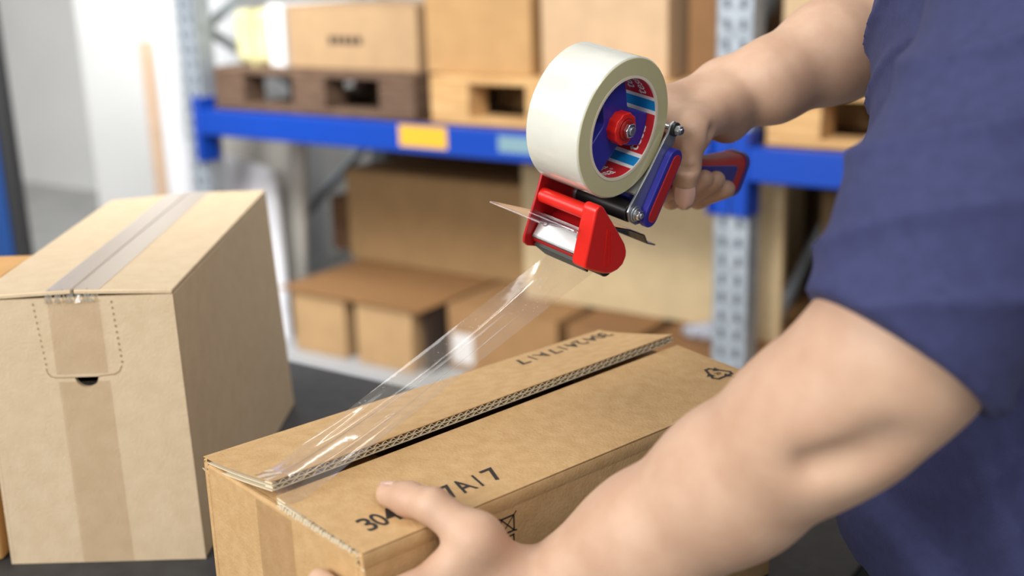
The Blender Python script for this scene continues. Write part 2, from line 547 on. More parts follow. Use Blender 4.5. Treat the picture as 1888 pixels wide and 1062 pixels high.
# right bay
tag(obj('wooden_plank', G().boxf(rk, (-0.06, 0.2, 0.2865), (0.014, 0.225, 0.74)), mat('plank_cream', (216, 190, 148), 0.7, var=0.08), bevel=0.003),
    'pale wooden plank standing on a brown carton beside the galvanised upright', 'plank')
carton(-0.5, 0.045, 0.12, 0.7, 0.034, 0.286, (172, 126, 74), 'brown carton on the rack floor carrying the pale plank')
carton(-0.78, -0.085, 0.42, 0.9, 0.2865, 0.68, (126, 100, 66), 'dark olive-brown carton in the shade behind the pale plank')
# blue upright box at far left
bl = thing('blue_locker', (-1.60, 3.40, 0), 'tall blue locker front with a black edge strip before the white wall', 'locker')
obj('body', G().boxf(W0, (-2.05, 3.40, 0), (-1.462, 3.44, 2.3)), mat('deep_blue', (4, 56, 116), 0.5), bl, bevel=0.004)
obj('edge_strip', G().boxf(W0, (-1.461, 3.40, 0), (-1.420, 3.44, 2.3)), mat('black_edge', (30, 30, 32), 0.6), bl, bevel=0.004)

# ------------------------------------------------------------------ packing table
TU = lambda a, b, z: tuple(RU * a + RN * b + np.array([0, 0, z]))      # along the rack, away from the camera
table = thing('packing_table', TU(1.1, 0.7, 0), 'packing table with a dark grey rubber top under both cardboard boxes', 'table')
DARK = mat('dark_rubber', (40, 41, 43), 0.6, rgb2=(50, 51, 53), scale=45, bump=0.15, bscale=90)
obj('table_top', G().boxf(TU, (0.285, 0.12, TZ - 0.035), (2.1, 1.094, TZ)), DARK, table, bevel=0.004)
for a in (0.35, 2.03):
    for b in (0.18, 1.03):
        obj('leg', G().boxf(TU, (a - 0.025, b - 0.025, 0), (a + 0.025, b + 0.025, TZ - 0.035)), mat('table_steel', (90, 92, 96), 0.5, metal=0.5), table, bevel=0.003)
obj('apron', G().boxf(TU, (0.37, 0.165, TZ - 0.10), (2.0, 0.185, TZ - 0.035)), mat('table_steel', (90, 92, 96)), table)

# ------------------------------------------------------------------ tall pale box
TC = dict(bl=(-0.4694, 0.988), br=(-0.2898, 0.987), rbr=(-0.2733, 1.3745), rbl=(-0.4580, 1.3600))
TT = dict(bl=(-0.4613, 0.9766), br=(-0.2917, 0.9812), rbr=(-0.2965, 1.4253), rbl=(-0.4741, 1.3905))
TH = 0.256
cb = [np.array(TC[k] + (TZ,)) for k in ('bl', 'br', 'rbr', 'rbl')]
ct = [np.array(TT[k] + (TZ + TH,)) for k in ('bl', 'br', 'rbr', 'rbl')]


def tface(i, j):
    """bilinear coordinates on the upright face from corner i to corner j; o is outward"""
    n = np.cross(cb[j] - cb[i], ct[i] - cb[i])
    n = n / np.linalg.norm(n)

    def fr(a, b, o=0.0):
        p = (cb[i] * (1 - a) + cb[j] * a) * (1 - b) + (ct[i] * (1 - a) + ct[j] * a) * b
        return tuple(p + n * o)
    return fr


tb = thing('cardboard_box', (cb[0] + cb[2]) / 2, 'tall closed pale cardboard box with taped top and black finger hole', 'box')
TF, TR_, TB_, TL_ = tface(0, 1), tface(1, 2), tface(2, 3), tface(3, 0)
th = 0.004
for nm, F in (('side_panel', TR_), ('back_panel', TB_), ('side_panel', TL_)):
    obj(nm, G().hexa([F(0, 0), F(1, 0), F(1, 0, -th), F(0, 0, -th), F(0, 1), F(1, 1), F(1, 1, -th), F(0, 1, -th)]), PALE, tb, bevel=0.0012)
# front panel with a half-round hole
hw, hc = 0.0105, (0.515, 0.715)
wid, hei = 0.178, TH
hole = [(hc[0] + hw / wid * math.cos(a), hc[1] + hw / hei * math.sin(a) * 0.95) for a in [math.pi + math.pi * i / 14 for i in range(15)]]
outer = [(0, 0), (1, 0), (1, 1), (0, 1)]
loops = [[Vector((a, b, 0)) for a, b in outer], [Vector((a, b, 0)) for a, b in hole]]
tri = tessellate_polygon(loops)
flat = outer + hole
g = G()
n_ = len(flat)
g.add([TF(a, b) for a, b in flat] + [TF(a, b, -th) for a, b in flat],
      [tuple(t) for t in tri] + [tuple(i + n_ for i in reversed(t)) for t in tri] +
      [(4 + i, 4 + (i + 1) % 15, 4 + (i + 1) % 15 + n_, 4 + i + n_) for i in range(15)] +
      [(i, (i + 1) % 4, (i + 1) % 4 + n_, i + n_) for i in range(4)])
fp = obj('front_panel', g, PALE, tb)
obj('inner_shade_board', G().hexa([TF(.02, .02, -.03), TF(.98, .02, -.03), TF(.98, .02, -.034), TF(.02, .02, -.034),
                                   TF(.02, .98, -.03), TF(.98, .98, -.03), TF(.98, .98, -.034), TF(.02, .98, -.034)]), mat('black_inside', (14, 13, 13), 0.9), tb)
g = G()
for x0, x1 in ((0.292, 0.318), (0.685, 0.700)):
    for i in range(11):
        b0 = 0.985 - i * 0.0215
        a0 = x0 + (x1 - x0) * i / 11
        g.hexa([TF(a0, b0 - 0.008, 0), TF(a0 + 0.008, b0 - 0.008, 0), TF(a0 + 0.008, b0 - 0.008, 0.0004), TF(a0, b0 - 0.008, 0.0004),
                TF(a0, b0, 0), TF(a0 + 0.008, b0, 0), TF(a0 + 0.008, b0, 0.0004), TF(a0, b0, 0.0004)])
tag(obj('perforation', g, mat('perforation_dark', (158, 132, 98), 0.8), fp), kind='stuff')
g = G()
arc = [(0.318, 0.75), (0.324, 0.732), (0.337, 0.721), (0.36, 0.716), (0.455, 0.715)]
arc2 = [(0.575, 0.716), (0.66, 0.722), (0.685, 0.732), (0.698, 0.75)]
for A in (arc, arc2):
    stroke(g, [(a * wid, b * hei) for a, b in A], 0.0008, lambda p, q: TF(p / wid, q / hei, 0.0003))
obj('score_line', g, mat('score_brown', (150, 124, 90), 0.8), fp)
# tape down the front, in front of and below the tab
for a0, a1, b0, b1, nm in ((0.368, 0.628, 0.728, 0.992, 'tape_strip'), (0.372, 0.632, 0.004, 0.70, 'tape_strip')):
    obj(nm, G().add([TF(a0, b0, .0007), TF(a1, b0, .0007), TF(a1, b1, .0007), TF(a0, b1, .0007)], [(0, 1, 2, 3)]),
        film_mat('clear_tape_matt', (249, 246, 243), 0.3, 1.2, 0.04, (190, 170, 150)), tb)


def ttop(a, b, z=0.0):
    p = (ct[0] * (1 - a) + ct[1] * a) * (1 - b) + (ct[3] * (1 - a) + ct[2] * a) * b
    return (p[0], p[1], p[2] + z)


for a0, a1, nm in ((0.0, 0.492, 'top_flap'), (0.506, 1.0, 'top_flap')):
    z0, z1 = (0.0, 0.003) if a0 == 0 else (0.003, 0.0)
    obj(nm, G().hexa([ttop(a0, 0, z0), ttop(a1, 0, z1), ttop(a1, 1, z1), ttop(a0, 1, z0),
                      ttop(a0, 0, z0 + .004), ttop(a1, 0, z1 + .004), ttop(a1, 1, z1 + .004), ttop(a0, 1, z0 + .004)]), PALE, tb, bevel=0.001)
g = G()
rows = []
for b in (0.0, 0.25, 0.5, 0.75, 1.0):
    rows.append([ttop(a, b, z) for a, z in ((0.365, .0068), (0.44, .0074), (0.492, .0077), (0.499, .0066), (0.506, .0077), (0.56, .0074), (0.635, .0068))])
g.grid(rows)
tt_ = obj('tape_strip', g, TAPE_TOP, tb, smooth=True)
g = G()
for i in range(13):                                           # crinkled end of the tape over the front edge
    a0 = 0.36 + 0.021 * i
    z = 0.006 + 0.003 * math.sin(i * 2.1)
    p0, p1 = ttop(a0, 0.004, z), TF(a0 + random.uniform(-.02, .03), 0.985, 0.002 + 0.002 * abs(math.sin(i * 1.7)))
    p2, p3 = TF(a0 + 0.012, 0.985, 0.0008), ttop(a0 + 0.016, 0.004, z - 0.002)
    g.add([p0, p1, p2, p3], [(0, 1, 2, 3)])
obj('crinkled_tape_end', g, film_mat('crinkled_film', (240, 230, 210), 0.12, 1.5, 0.25, (235, 228, 205), boost=0.25), tb)
# a box that peeps out behind on the left
pb = thing('cardboard_box', (-0.62, 1.16, TZ), 'orange-brown cardboard box mostly hidden behind the tall pale box', 'box')
obj('body', G().boxf(W0, (-0.80, 0.995, TZ), (-0.480, 1.16, TZ + 0.246)), mat('orange_board', (196, 150, 92), 0.75, var=0.08), pb, bevel=0.003)
obj('top_flap', G().boxf(W0, (-0.80, 0.995, TZ + 0.2465), (-0.480, 1.075, TZ + 0.251)), mat('orange_board', (0, 0, 0)), pb, bevel=0.001)
obj('top_flap', G().boxf(W0, (-0.80, 1.08, TZ + 0.2465), (-0.480, 1.16, TZ + 0.251)), mat('orange_board', (0, 0, 0)), pb, bevel=0.001)

# ------------------------------------------------------------------ the box being taped
YAW = 0.7164
BU = np.array([math.cos(YAW), math.sin(YAW), 0])
BV = np.array([-math.sin(YAW), math.cos(YAW), 0])
B0 = np.array([-0.09686, 0.65389, TZ])
L, W, HB = 0.4171, 0.2056, 0.1790


def bx(s, w, z):
    p = B0 + BU * s + BV * w
    return (p[0], p[1], p[2] + z)


T = 0.006
fb = thing('cardboard_box', bx(L / 2, W / 2, 0), 'brown double-wall cardboard box with black numbers being taped shut', 'box')
front = obj('side_panel', G().boxf(bx, (0, 0, 0), (L, T, HB - 0.001)), KRAFT, fb, bevel=0.002)
obj('side_panel', G().boxf(bx, (0, W - T, 0), (L, W, HB - 0.001)), KRAFT, fb, bevel=0.002)
endp = obj('end_panel', G().boxf(bx, (0, T, 0), (T, W - T, HB - 0.004)), KRAFT, fb, bevel=0.002)
obj('end_panel', G().boxf(bx, (L - T, T, 0), (L, W - T, HB - 0.004)), KRAFT, fb, bevel=0.002)
obj('bottom_panel', G().boxf(bx, (T, T, 0), (L - T, W - T, T)), KRAFT, fb)
# end flaps folded in under the long flaps, with a rounded fold
for s0, d in ((0.0, 1), (L, -1)):
    prof = [(0, -0.012), (0.0006, -0.0075), (0.003, -0.0045), (0.007, -0.004), (0.10, -0.006), (0.10, -0.011), (0.008, -0.0095), (0.006, -0.012)]
    vs = [bx(s0 + d * a, 0.004, HB + z) for a, z in prof] + [bx(s0 + d * a, W - 0.004, HB + z) for a, z in prof]
    n = len(prof)
    obj('end_flap', G().add(vs, [tuple(range(n)), tuple(range(2 * n - 1, n - 1, -1))] + [(i, i + n, (i + 1) % n + n, (i + 1) % n) for i in range(n)]),
        KRAFT, fb, smooth=True)

# long flaps: w of the seam edge and its rise at both ends
S_BACK = lambda s: (0.1065 + 0.006 * s / L, 0.0125 + 0.004 * s / L)
S_FRONT = lambda s: (0.1015 + 0.006 * s / L, 0.0035 + 0.004 * s / L)


def flap_pt(back, s, k, z=0.0):
    """k = 0 at the fold, 1 at the seam; z above the flap's top"""
    w1, r1 = (S_BACK if back else S_FRONT)(s)
    w0 = W if back else 0.0
    return bx(s, w0 + (w1 - w0) * k, HB + r1 * (k ** 1.3) + z)


def flap(back):
    f = thing_part = None
    n = 10
    sheets = []
    zs = [(-0.0007, 0.0), (-0.0040, -0.0034), (-0.0074, -0.0067)]
    for zi, (zb, zt) in enumerate(zs):
        g = G()
        for s0, s1 in ((0.0008, L - 0.0008),):
            k0 = 0.0 if zi == 0 else 0.04
            ks = [k0 + (1 - k0) * i / n for i in range(n + 1)]
            top = [[flap_pt(back, s, k, zt) for k in ks] for s in (s0, s1)]
            bot = [[flap_pt(back, s, k, zb) for k in ks] for s in (s0, s1)]
            g.grid(top)
            g.grid(bot)
            g.grid([top[0], bot[0]])
            g.grid([top[1], bot[1]])
            g.grid([[top[0][-1], top[1][-1]], [bot[0][-1], bot[1][-1]]])
            g.grid([[top[0][0], top[1][0]], [bot[0][0], bot[1][0]]])
        if zi == 0:
            f = obj('top_flap', g, KRAFT, fb, smooth=True, angle=40)
        else:
            obj('inner_liner', g, FLUTE, f)
    # the liner runs round the fold on to the side panel
    prof = [(0.0004, -0.0125), (-0.0003, -0.0110), (-0.0004, -0.0060), (0.0000, -0.0028), (0.0012, -0.0008), (0.0032, 0.0002), (0.0060, 0.0004)]
    rows = []
    for s_ in (0.0008, L - 0.0008):
        rows.append([bx(s_, W - a if back else a, HB + z) for a, z in prof])
    obj('fold', G().grid(rows), KRAFT, f, smooth=True, angle=80)
    # wavy flutes seen at the seam edge
    for (za, zb, per) in ((-0.0007, -0.0034, 0.0072), (-0.0040, -0.0067, 0.0086)):
        g = G()
        m = int(L / per * 8)
        rows = []
        for kk in (0.90, 0.9995):
            rows.append([flap_pt(back, 0.001 + (L - 0.002) * i / m, kk, (za + zb) / 2 + (za - zb) / 2 * math.sin(i / 8 * 2 * math.pi)) for i in range(m + 1)])
        g.grid(rows)
        d = [flap_pt(back, 0.001 + (L - 0.002) * i / m, 0.9995, (za + zb) / 2 + (za - zb) / 2 * math.sin(i / 8 * 2 * math.pi) - 0.0006) for i in range(m + 1)]
        g.grid([rows[1], d])
        obj('corrugated_flute', g, FLUTE, f)
    return f


fl_b, fl_f = flap(True), flap(False)


def on_front(p, q):                                           # p along the box, q from the front edge
    w1 = S_FRONT(p)[0]
    return flap_pt(False, p, q / w1, 0.0003)


def on_back_rot(p, q):                                        # the same print turned round on the other flap
    s, w = 0.408 - p, W - 0.010 - q
    w1 = S_BACK(s)[0]
    return flap_pt(True, s, (W - w) / (W - w1), 0.0003)


words_ = [('3', .0198, .0084), ('0', .0288, .0084), ('4', .0374, .0096), ('2', .0515, .0095), ('4', .0615, .010), ('/', .0755, .006),
          ('7', .0860, .0105), ('A', .0970, .0125), ('/', .1128, .0058), ('7', .1245, .0115)]
for fl, fr, base in ((fl_f, on_front, 0.0190), (fl_b, on_back_rot, 0.0)):
    for ch, x, wd in words_:
        g = G()
        off = 0.0 if fl is fl_f else -0.0205
        hh = 0.0185 if ch != '/' else 0.0175
        print_word(g, ch, lambda p, q, x=x, off=off: fr(x + off + p, base + q), wd, hh, 0.012)
        obj('printed_character', g, INK, fl)
# recycling mark on the front flap
g = G()
cx, cy, R_ = 0.394, 0.043, 0.0115
for k in range(3):
    a = math.radians(90 + 120 * k)
    def rot(p, q, a=a):
        return cx + p * math.cos(a - math.pi / 2) - q * math.sin(a - math.pi / 2), cy + p * math.sin(a - math.pi / 2) + q * math.cos(a - math.pi / 2)
    R_ = 0.0155
    stroke(g, [rot(p * R_, q_ * R_) for p, q_ in ((-0.40, 0.31), (-0.15, 0.74), (0.15, 0.74), (0.27, 0.53))], 0.0025, on_front)
    g.add([on_front(*rot(p * R_, q_ * R_)) for p, q_ in ((0.49, 0.15), (0.27 + .24, 0.53 + .14), (0.27 - .24, 0.53 - .14))], [(0, 1, 2)])
obj('recycling_mark', g, INK, fl_f)
g = G()
print_word(g, '20', lambda p, q: on_front(cx - 0.003 + p, cy - 0.002 + q), 0.006, 0.0042, 0.02)
print_word(g, 'PAP', lambda p, q: on_front(cx + 0.002 + p, cy - 0.0185 + q), 0.011, 0.0048, 0.02)
obj('recycling_letters', g, INK, fl_f)
# handling mark on the long side
fs_ = lambda p, q: bx(p, -0.0003, q)
g = G()
x0, x1, z0, z1 = 0.1120, 0.1235, 0.1500, 0.1615
stroke(g, [(x0, z0), (x1, z0), (x1, z1), (x0, z1), (x0, z0)], 0.0013, fs_)
stroke(g, [(x0, z0), (x1, z1)], 0.0009, fs_)
stroke(g, [(x0, z1), (x1, z0)], 0.0009, fs_)
for a, b, c, d in ((x1, z1, .002, .002), (x0, z1, -.002, .001), (x1, z0, .0022, -.0006), (x0, z0, -.0005, -.0022)):
    stroke(g, [(a, b), (a + c, b + d)], 0.0010, fs_)
stroke(g, [(x0 + .001, z0 - .0035), (x1 - .0005, z0 - .003), (x1 - .0005, z0 - .013)], 0.0013, fs_)
stroke(g, [(x0 + .003, z0 - .0075), (x0 + .006, z0 - .006), (x1 - .003, z0 - .0075), (x1 - .003, z0 - .013)], 0.0011, fs_)
stroke(g, [(x0 + .003, z0 - .012), (x0 + .006, z0 - .010), (x0 + .0065, z0 - .013)], 0.0011, fs_)
obj('handling_mark', g, INK, front)
# old tape down the end and torn paper at the corners
es_ = lambda q, z, o: bx(-o, q, z)
obj('tape_strip', G().add([es_(.0815, .004, .0006), es_(.1285, .004, .0006), es_(.1285, HB - .007, .0006), es_(.0815, HB - .007, .0006)], [(0, 1, 2, 3)]),
    film_mat('clear_tape_matt', (0, 0, 0), 0, 1), fb)
TORN = mat('torn_paper', (192, 176, 148), 0.9)
for (w_, n, sz) in ((0.004, 9, 0.0030), (W - 0.003, 7, 0.0022)):
    g = G()
    for i in range(n):
        c = np.array([random.uniform(-0.0018, 0.004), w_ + random.uniform(-.003, .003), HB - random.uniform(0.001, 0.011)])
        q = [c + np.array([random.uniform(-sz, sz) * .6, random.uniform(-sz, sz), random.uniform(-sz, sz)]) for _ in range(4)]
        g.add([bx(*p) for p in q], [(0, 1, 2), (0, 2, 3), (0, 3, 1), (1, 3, 2)])
    tag(obj('torn_corner', g, TORN, fb), kind='stuff')
for i in range(1):
    g = G()
    for k in range(26):                                       # frayed liner along the near edge of the front flap
        q0 = 0.012 + k * 0.0033
        z = HB - 0.0042 + 0.0005 * math.sin(k * 1.9)
        g.hexa([bx(-0.0004, q0, z), bx(0.004, q0, z), bx(0.004, q0 + .0028, z), bx(-0.0004, q0 + .0028, z),
                bx(0.0003, q0, z + .0028), bx(0.004, q0, z + .003), bx(0.004, q0 + .0028, z + .003), bx(0.0003, q0 + .0028, z + .0026)])
    tag(obj('frayed_edge', g, TORN, fb), kind='stuff')

# ------------------------------------------------------------------ tape dispenser
D0 = np.array([0.0868, 0.876, 1.2216])
DX = np.array([0.71920885, -0.66850823, -0.18930233])
DK = np.array([0.13865495, -0.12888047, 0.98191885])
DH = np.array([0.68081821, 0.73245244, 0.0])


def dl(x, h, k):
    """dispenser frame in millimetres: x along the roll axis to the near side, h backwards, k up"""
    return tuple(D0 + (DX * x + DH * h + DK * k) / 1000)


RED = mat('red_plastic', (218, 32, 20), 0.32, var=0.06, scale=20, sss=0.0)
RED_M = mat('red_enamel', (176, 22, 26), 0.35)
BLUE_P = mat('blue_plastic', (44, 44, 150), 0.4)
STEEL = mat('zinc_steel', (176, 182, 186), 0.34, metal=0.85, var=0.1, scale=60)
CHROME = mat('bright_steel', (214, 216, 220), 0.18, metal=1.0)
BLACK = mat('black_rubber', (24, 24, 26), 0.38)
dz = thing('tape_dispenser', dl(-25, 20, -60), 'red and blue hand tape dispenser held above the brown box', 'tape dispenser')
plate = [(53, -9), (54, -3), (58.5, -0.5), (63.5, -2), (65.5, -8), (61, -24), (62, -38), (50, -70), (38, -80), (28, -80.5), (19.5, -76), (15.5, -68), (18, -62),
         (27, -49), (36, -36), (43, -24), (49, -14)]
obj('side_plate', G().prism(plate, dl, 2.5, 4.5), STEEL, dz, bevel=0.0004)
pl2 = [(p, q) for p, q in plate] 
obj('side_plate', G().prism(pl2, dl, -56, -54), STEEL, dz, bevel=0.0004)
# cross web of the bracket that follows the roll
g = G()
A0, A1, RR = math.radians(-28), math.radians(-66), 60.0
rows = []
for i in range(13):
    a = A0 + (A1 - A0) * i / 12
    rows.append((RR * math.cos(a), RR * math.sin(a)))
poly = rows + [(p * 1.028, q * 1.028) for p, q in reversed(rows)]
obj('bracket_web', g.prism(poly, dl, -54.5, 2.6), mat('dull_zinc', (178, 180, 172), 0.5, metal=0.5, var=0.08), dz, smooth=True)


def capsule(p, q, r, n=10):
    a = math.atan2(q[1] - p[1], q[0] - p[0])
    out = [(q[0] + r * math.cos(a - math.pi / 2 + math.pi * i / n), q[1] + r * math.sin(a - math.pi / 2 + math.pi * i / n)) for i in range(n + 1)]
    out += [(p[0] + r * math.cos(a + math.pi / 2 + math.pi * i / n), p[1] + r * math.sin(a + math.pi / 2 + math.pi * i / n)) for i in range(n + 1)]
    return out


pad = obj('side_pad', G().prism(capsule((39.5, -73.5), (59.5, -31), 9.3), dl, 4.5, 10.5), BLUE_P, dz, bevel=0.0008)
obj('pad_inlay', G().prism(capsule((40.8, -73.0), (60.5, -32), 5.7), dl, 10.4, 11.2), mat('red_inlay', (182, 30, 30), 0.45), pad, bevel=0.0003)
# top bolt
bolt = obj('top_bolt', G().cyl(dl, (58.6, -6.5), 2.2, -56, 13, 20), CHROME, dz, smooth=True)
obj('washer', G().cyl(dl, (58.6, -6.5), 5.6, 4.5, 7.5, 28), BLACK, bolt, bevel=0.0006)
obj('hex_nut', G().cyl(dl, (58.6, -6.5), 4.2, 7.5, 11.5, 6), STEEL, bolt, bevel=0.0004)
# black roller and its bolt
rl = obj('guide_roller', G().lathe(dl, [(-49, 0.1), (-49, 8), (1.5, 8), (1.5, 0.1)], 4), BLACK, dz)
bpy.data.objects.remove(rl)


def cyl_part(name, c, r, t0, t1, m, parent, n=40, bevel=0.0006):
    return obj(name, G().cyl(dl, c, r, t0, t1, n), m, parent, bevel=bevel)


rl = cyl_part('guide_roller', (23.5, -70), 8.0, -49, 1.5, BLACK, dz)
cyl_part('roller_collar', (23.5, -70), 7.0, -53.5, -49, STEEL, rl)
cyl_part('washer', (24.5, -70), 6.4, 4.5, 6.2, STEEL, rl)
cyl_part('washer', (24.5, -70), 5.2, 6.2, 7.6, STEEL, rl)
obj('hex_nut', G().cyl(dl, (24.5, -70), 4.2, 7.6, 10.5, 6), CHROME, rl, bevel=0.0005)
cyl_part('bolt_end', (24.5, -70), 2.2, 10.4, 12, STEEL, rl, 20)
# red rod
cyl_part('red_rod', (-21.5, -64), 6.0, -53, -3, RED, dz)
# near cheek
cheek = [(-31, -56), (-28.5, -53.5), (-25, -53.3), (-21, -56), (-16, -61.5), (0, -78), (12.5, -91.5), (16, -98), (16.8, -103), (14, -109.5), (8, -112.8), (0, -113.8), (-9, -112), (-18, -108.5),
         (-31, -103.6), (-34.5, -101.5), (-35.3, -98)]
ck = obj('near_cheek', G().prism(cheek, dl, -5, 8.5), RED, dz, bevel=0.0022, seg=4)
g = G()
for i, a in enumerate((-7.5, -2.5, 2.5)):
    p, q = (a * 0.5 - 10, -75 - i * 1.2), (a - 5, -105)
    vs = capsule((p[0], p[1]), (q[0] + 1, q[1]), 0.7, 4)
    g.prism(vs, dl, 8.3, 8.9)
obj('grip_rib', g, RED, ck, smooth=True)
# far cheek and inner red body
far = [(-23, -38), (-29, -66), (-37, -96), (-36.5, -101), (-32, -104.5), (0, -113), (14, -106), (18, -98), (26, -62), (22, -42), (0, -36)]
obj('far_cheek', G().prism(far, dl, -54, -51.8), RED_M, dz, bevel=0.0006)
obj('inner_body', G().prism([(3, -78), (5, -78), (-8, -88), (-15, -84), (-15, -82), (-9.5, -85)], dl, -52, -4), RED_M, dz, bevel=0.0004)
obj('lower_body', G().prism([(-9, -85), (-15, -84), (-27, -99), (-25, -102), (-10, -100), (5, -96)], dl, -52, -4), RED_M, dz, bevel=0.0006)
# toothed blade
g = G()
ba, bb, bn = np.array([-17.5, -80.5]), np.array([-27.4, -96.0]), 0.6
d_ = (bb - ba) / np.linalg.norm(bb - ba)
nn = np.array([-d_[1], d_[0]]) * -1
nt_ = 40
x0, x1 = -50.5, -4.5
vs, fs = [], []
for side in (0.9, 1.7):
    vs += [dl(x0, *(ba + nn * side)), dl(x1, *(ba + nn * side))]
    for i in range(nt_ * 2 + 1):
        e = bb + d_ * (1.6 if i % 2 else 0.0) + nn * side
        vs.append(dl(x1 + (x0 - x1) * i / (nt_ * 2), *e))
m_ = 2 + nt_ * 2 + 1
fs = [tuple(range(m_)), tuple(range(2 * m_ - 1, m_ - 1, -1))] + [(i, i + m_, (i + 1) % m_ + m_, (i + 1) % m_) for i in range(m_)]
bl_ = obj('toothed_blade', g.add(vs, fs), mat('blade_steel', (206, 206, 204), 0.3, metal=0.75), dz)
g = G()
for i in range(nt_ + 1):
    xx = x1 + (x0 - x1) * i / nt_
    e0, e1 = bb + nn * 1.75 - d_ * 0.2, bb + nn * 1.75 + d_ * 2.4
    g.hexa([dl(xx - .28, *e0), dl(xx + .28, *e0), dl(xx + .28, *(e0 - nn * .3)), dl(xx - .28, *(e0 - nn * .3)),
            dl(xx - .28, *e1), dl(xx + .28, *e1), dl(xx + .28, *(e1 - nn * .3)), dl(xx - .28, *(e1 - nn * .3))])
tag(obj('tooth_row', g, mat('tooth_dark', (40, 38, 38), 0.5, metal=0.6), bl_), kind='stuff')
for xx in (-44, -10):
    e = ba + d_ * 6.5 + nn * 1.7
    g = G()
    for i in range(14):
        a = 2 * math.pi * i / 14
    fr2 = lambda t, p, q, xx=xx, e=e: dl(xx + p, *(e + nn * t + d_ * q))
    sc = obj('screw', G().cyl(fr2, (0, 0), 3.0, 0, 1.6, 20, 2.2), CHROME, bl_, bevel=0.0003)
# clear guard with its clamp bar and rivets
gp0, gp1 = np.array([-27.0, -77.0]), np.array([-82.0, -59.0])
gd = (gp1 - gp0) / np.linalg.norm(gp1 - gp0)
gn = np.array([gd[1], -gd[0]]) * -1
CLEAR = film_mat('clear_guard', (252, 248, 250), 0.05, 1.45, 0.05, (235, 225, 232))
g = G()
q0, q1, q2, q3 = gp0 - gn * .8, gp0 + gn * .8, gp1 + gn * .8, gp1 - gn * .8
gu = obj('clear_guard', g.prism([tuple(q0), tuple(q1), tuple(q2), tuple(q3)], dl, -52, -2), CLEAR, dz, bevel=0.0004)
c0, c1 = gp0 + gd * 1 , gp0 + gd * 9
obj('clamp_bar', G().prism([tuple(c0 + gn * .9), tuple(c0 + gn * 2.2), tuple(c1 + gn * 2.2), tuple(c1 + gn * .9)], dl, -52, -6), CHROME, dz, bevel=0.0003)
for xx in (-46, -41, -16, -11):
    e = gp0 + gd * 0.5 + gn * 1.0
    fr2 = lambda t, p, q, xx=xx, e=e: dl(xx + p, *(e + gn * t + gd * q))
    obj('rivet', G().cyl(fr2, (-0, -1.0), 1.6, 0, 3.0, 14, 1.1), CHROME, dz, bevel=0.0003)
# spring wiper behind and rubber roller below
wp = [(14, -82), (34, -88), (56, -97), (62, -105), (74, -109)]
poly = wp + [(p - 0.6, q - 1.2) for p, q in reversed(wp)]
obj('spring_wiper', G().prism(poly, dl, -44, -4), mat('dark_chrome', (70, 72, 84), 0.15, metal=1.0), dz, bevel=0.0003)
cyl_part('rubber_roller', (1.5, -110), 8.6, -50, 3, BLACK, dz)
obj('roller_bracket', G().prism([(-25, -101), (-9, -112), (-11, -115.5), (-27, -104)], dl, -50, -6), mat('bracket_dark', (66, 68, 64), 0.4, metal=0.6), dz, bevel=0.0005)
# hub in the core: three-armed blue spider, red knob, nut
poly = []
for k in range(3):
    c = math.radians(-11 + 120 * k)
    for i in range(5):                                        # rounded arm end
        a = c + math.radians(-20 + 10 * i)
        poly.append((37.2 * math.cos(a), 37.2 * math.sin(a)))
    for i in range(1, 8):                                     # concave edge to the next arm
        u_ = i / 8
        a = c + math.radians(20 + 80 * u_)
        r = 37.2 - (37.2 - 16.5) * math.sin(math.pi * u_) ** 0.75
        poly.append((r * math.cos(a), r * math.sin(a)))
hub = obj('hub_spider', G().prism(poly, dl, -44, -7), BLUE_P, dz, bevel=0.0008)
kn = []
for i in range(40):
    a = 2 * math.pi * i / 40
    r = 12.2 + 0.35 * (1 if i % 4 < 2 else -1)
    kn.append((r * math.cos(a), r * math.sin(a)))
knob = obj('hub_knob', G().prism(kn, dl, -9, 1.5), RED, dz, bevel=0.0009, seg=3)
cyl_part('knob_recess_ring', (0, 0), 9.2, 1.3, 1.9, mat('red_deep', (170, 18, 14), 0.4), knob)
cyl_part('washer', (0, 0), 7.6, 1.9, 2.9, mat('red_deep', (170, 18, 14)), knob)
obj('hex_nut', G().cyl(dl, (0, 0), 6.0, 2.9, 7.0, 6), CHROME, knob, bevel=0.0008, seg=3)
cyl_part('axle_end', (0, 0), 3.2, 7.0, 8.2, STEEL, knob, 24)
cyl_part('axle', (0, 0), 4.0, -54, -10, STEEL, dz, 24)
obj('hub_arm', G().prism([(-9, 4), (9, 4), (20, -42), (-14, -42)], dl, -55.5, -54), RED_M, dz, bevel=0.0005)
# grip
def grip_sec(h):
    t = (h - 58) / 150
    kc = -51 - 24 * t
    hh = 13.5 + (0 if t < 0.7 else (t - 0.7) / 0.3 * 5.5)
    ww = 13.0 + 1.5 * t
    return kc, hh, ww


def rr(ww, hh, n=6, e=0.42):
    out = []
    r = min(ww, hh) * e * 1.6
    for cxs, cys, a0 in ((1, 1, 0), (-1, 1, 90), (-1, -1, 180), (1, -1, 270)):
        for i in range(n + 1):
            a = math.radians(a0 + 90 * i / n)
            out.append((cxs * (ww - r) + r * math.cos(a), cys * (hh - r) + r * math.sin(a)))
    return out


def loft(hs, grow=0.0, skew=0.0):
    g = G()
    secs = []
    for h in hs:
        kc, hh, ww = grip_sec(h)
        secs.append([dl(-25 + x, h + skew * (k) * -0.35, kc + k) for x, k in rr(ww + grow, hh + grow)])
    n = len(secs[0])
    vs = [p for s in secs for p in s]
    fs = [tuple(range(n)), tuple(range(len(vs) - 1, len(vs) - n - 1, -1))]
    for i in range(len(secs) - 1):
        fs += [(i * n + j, i * n + (j + 1) % n, (i + 1) * n + (j + 1) % n, (i + 1) * n + j) for j in range(n)]
    return g.add(vs, fs)


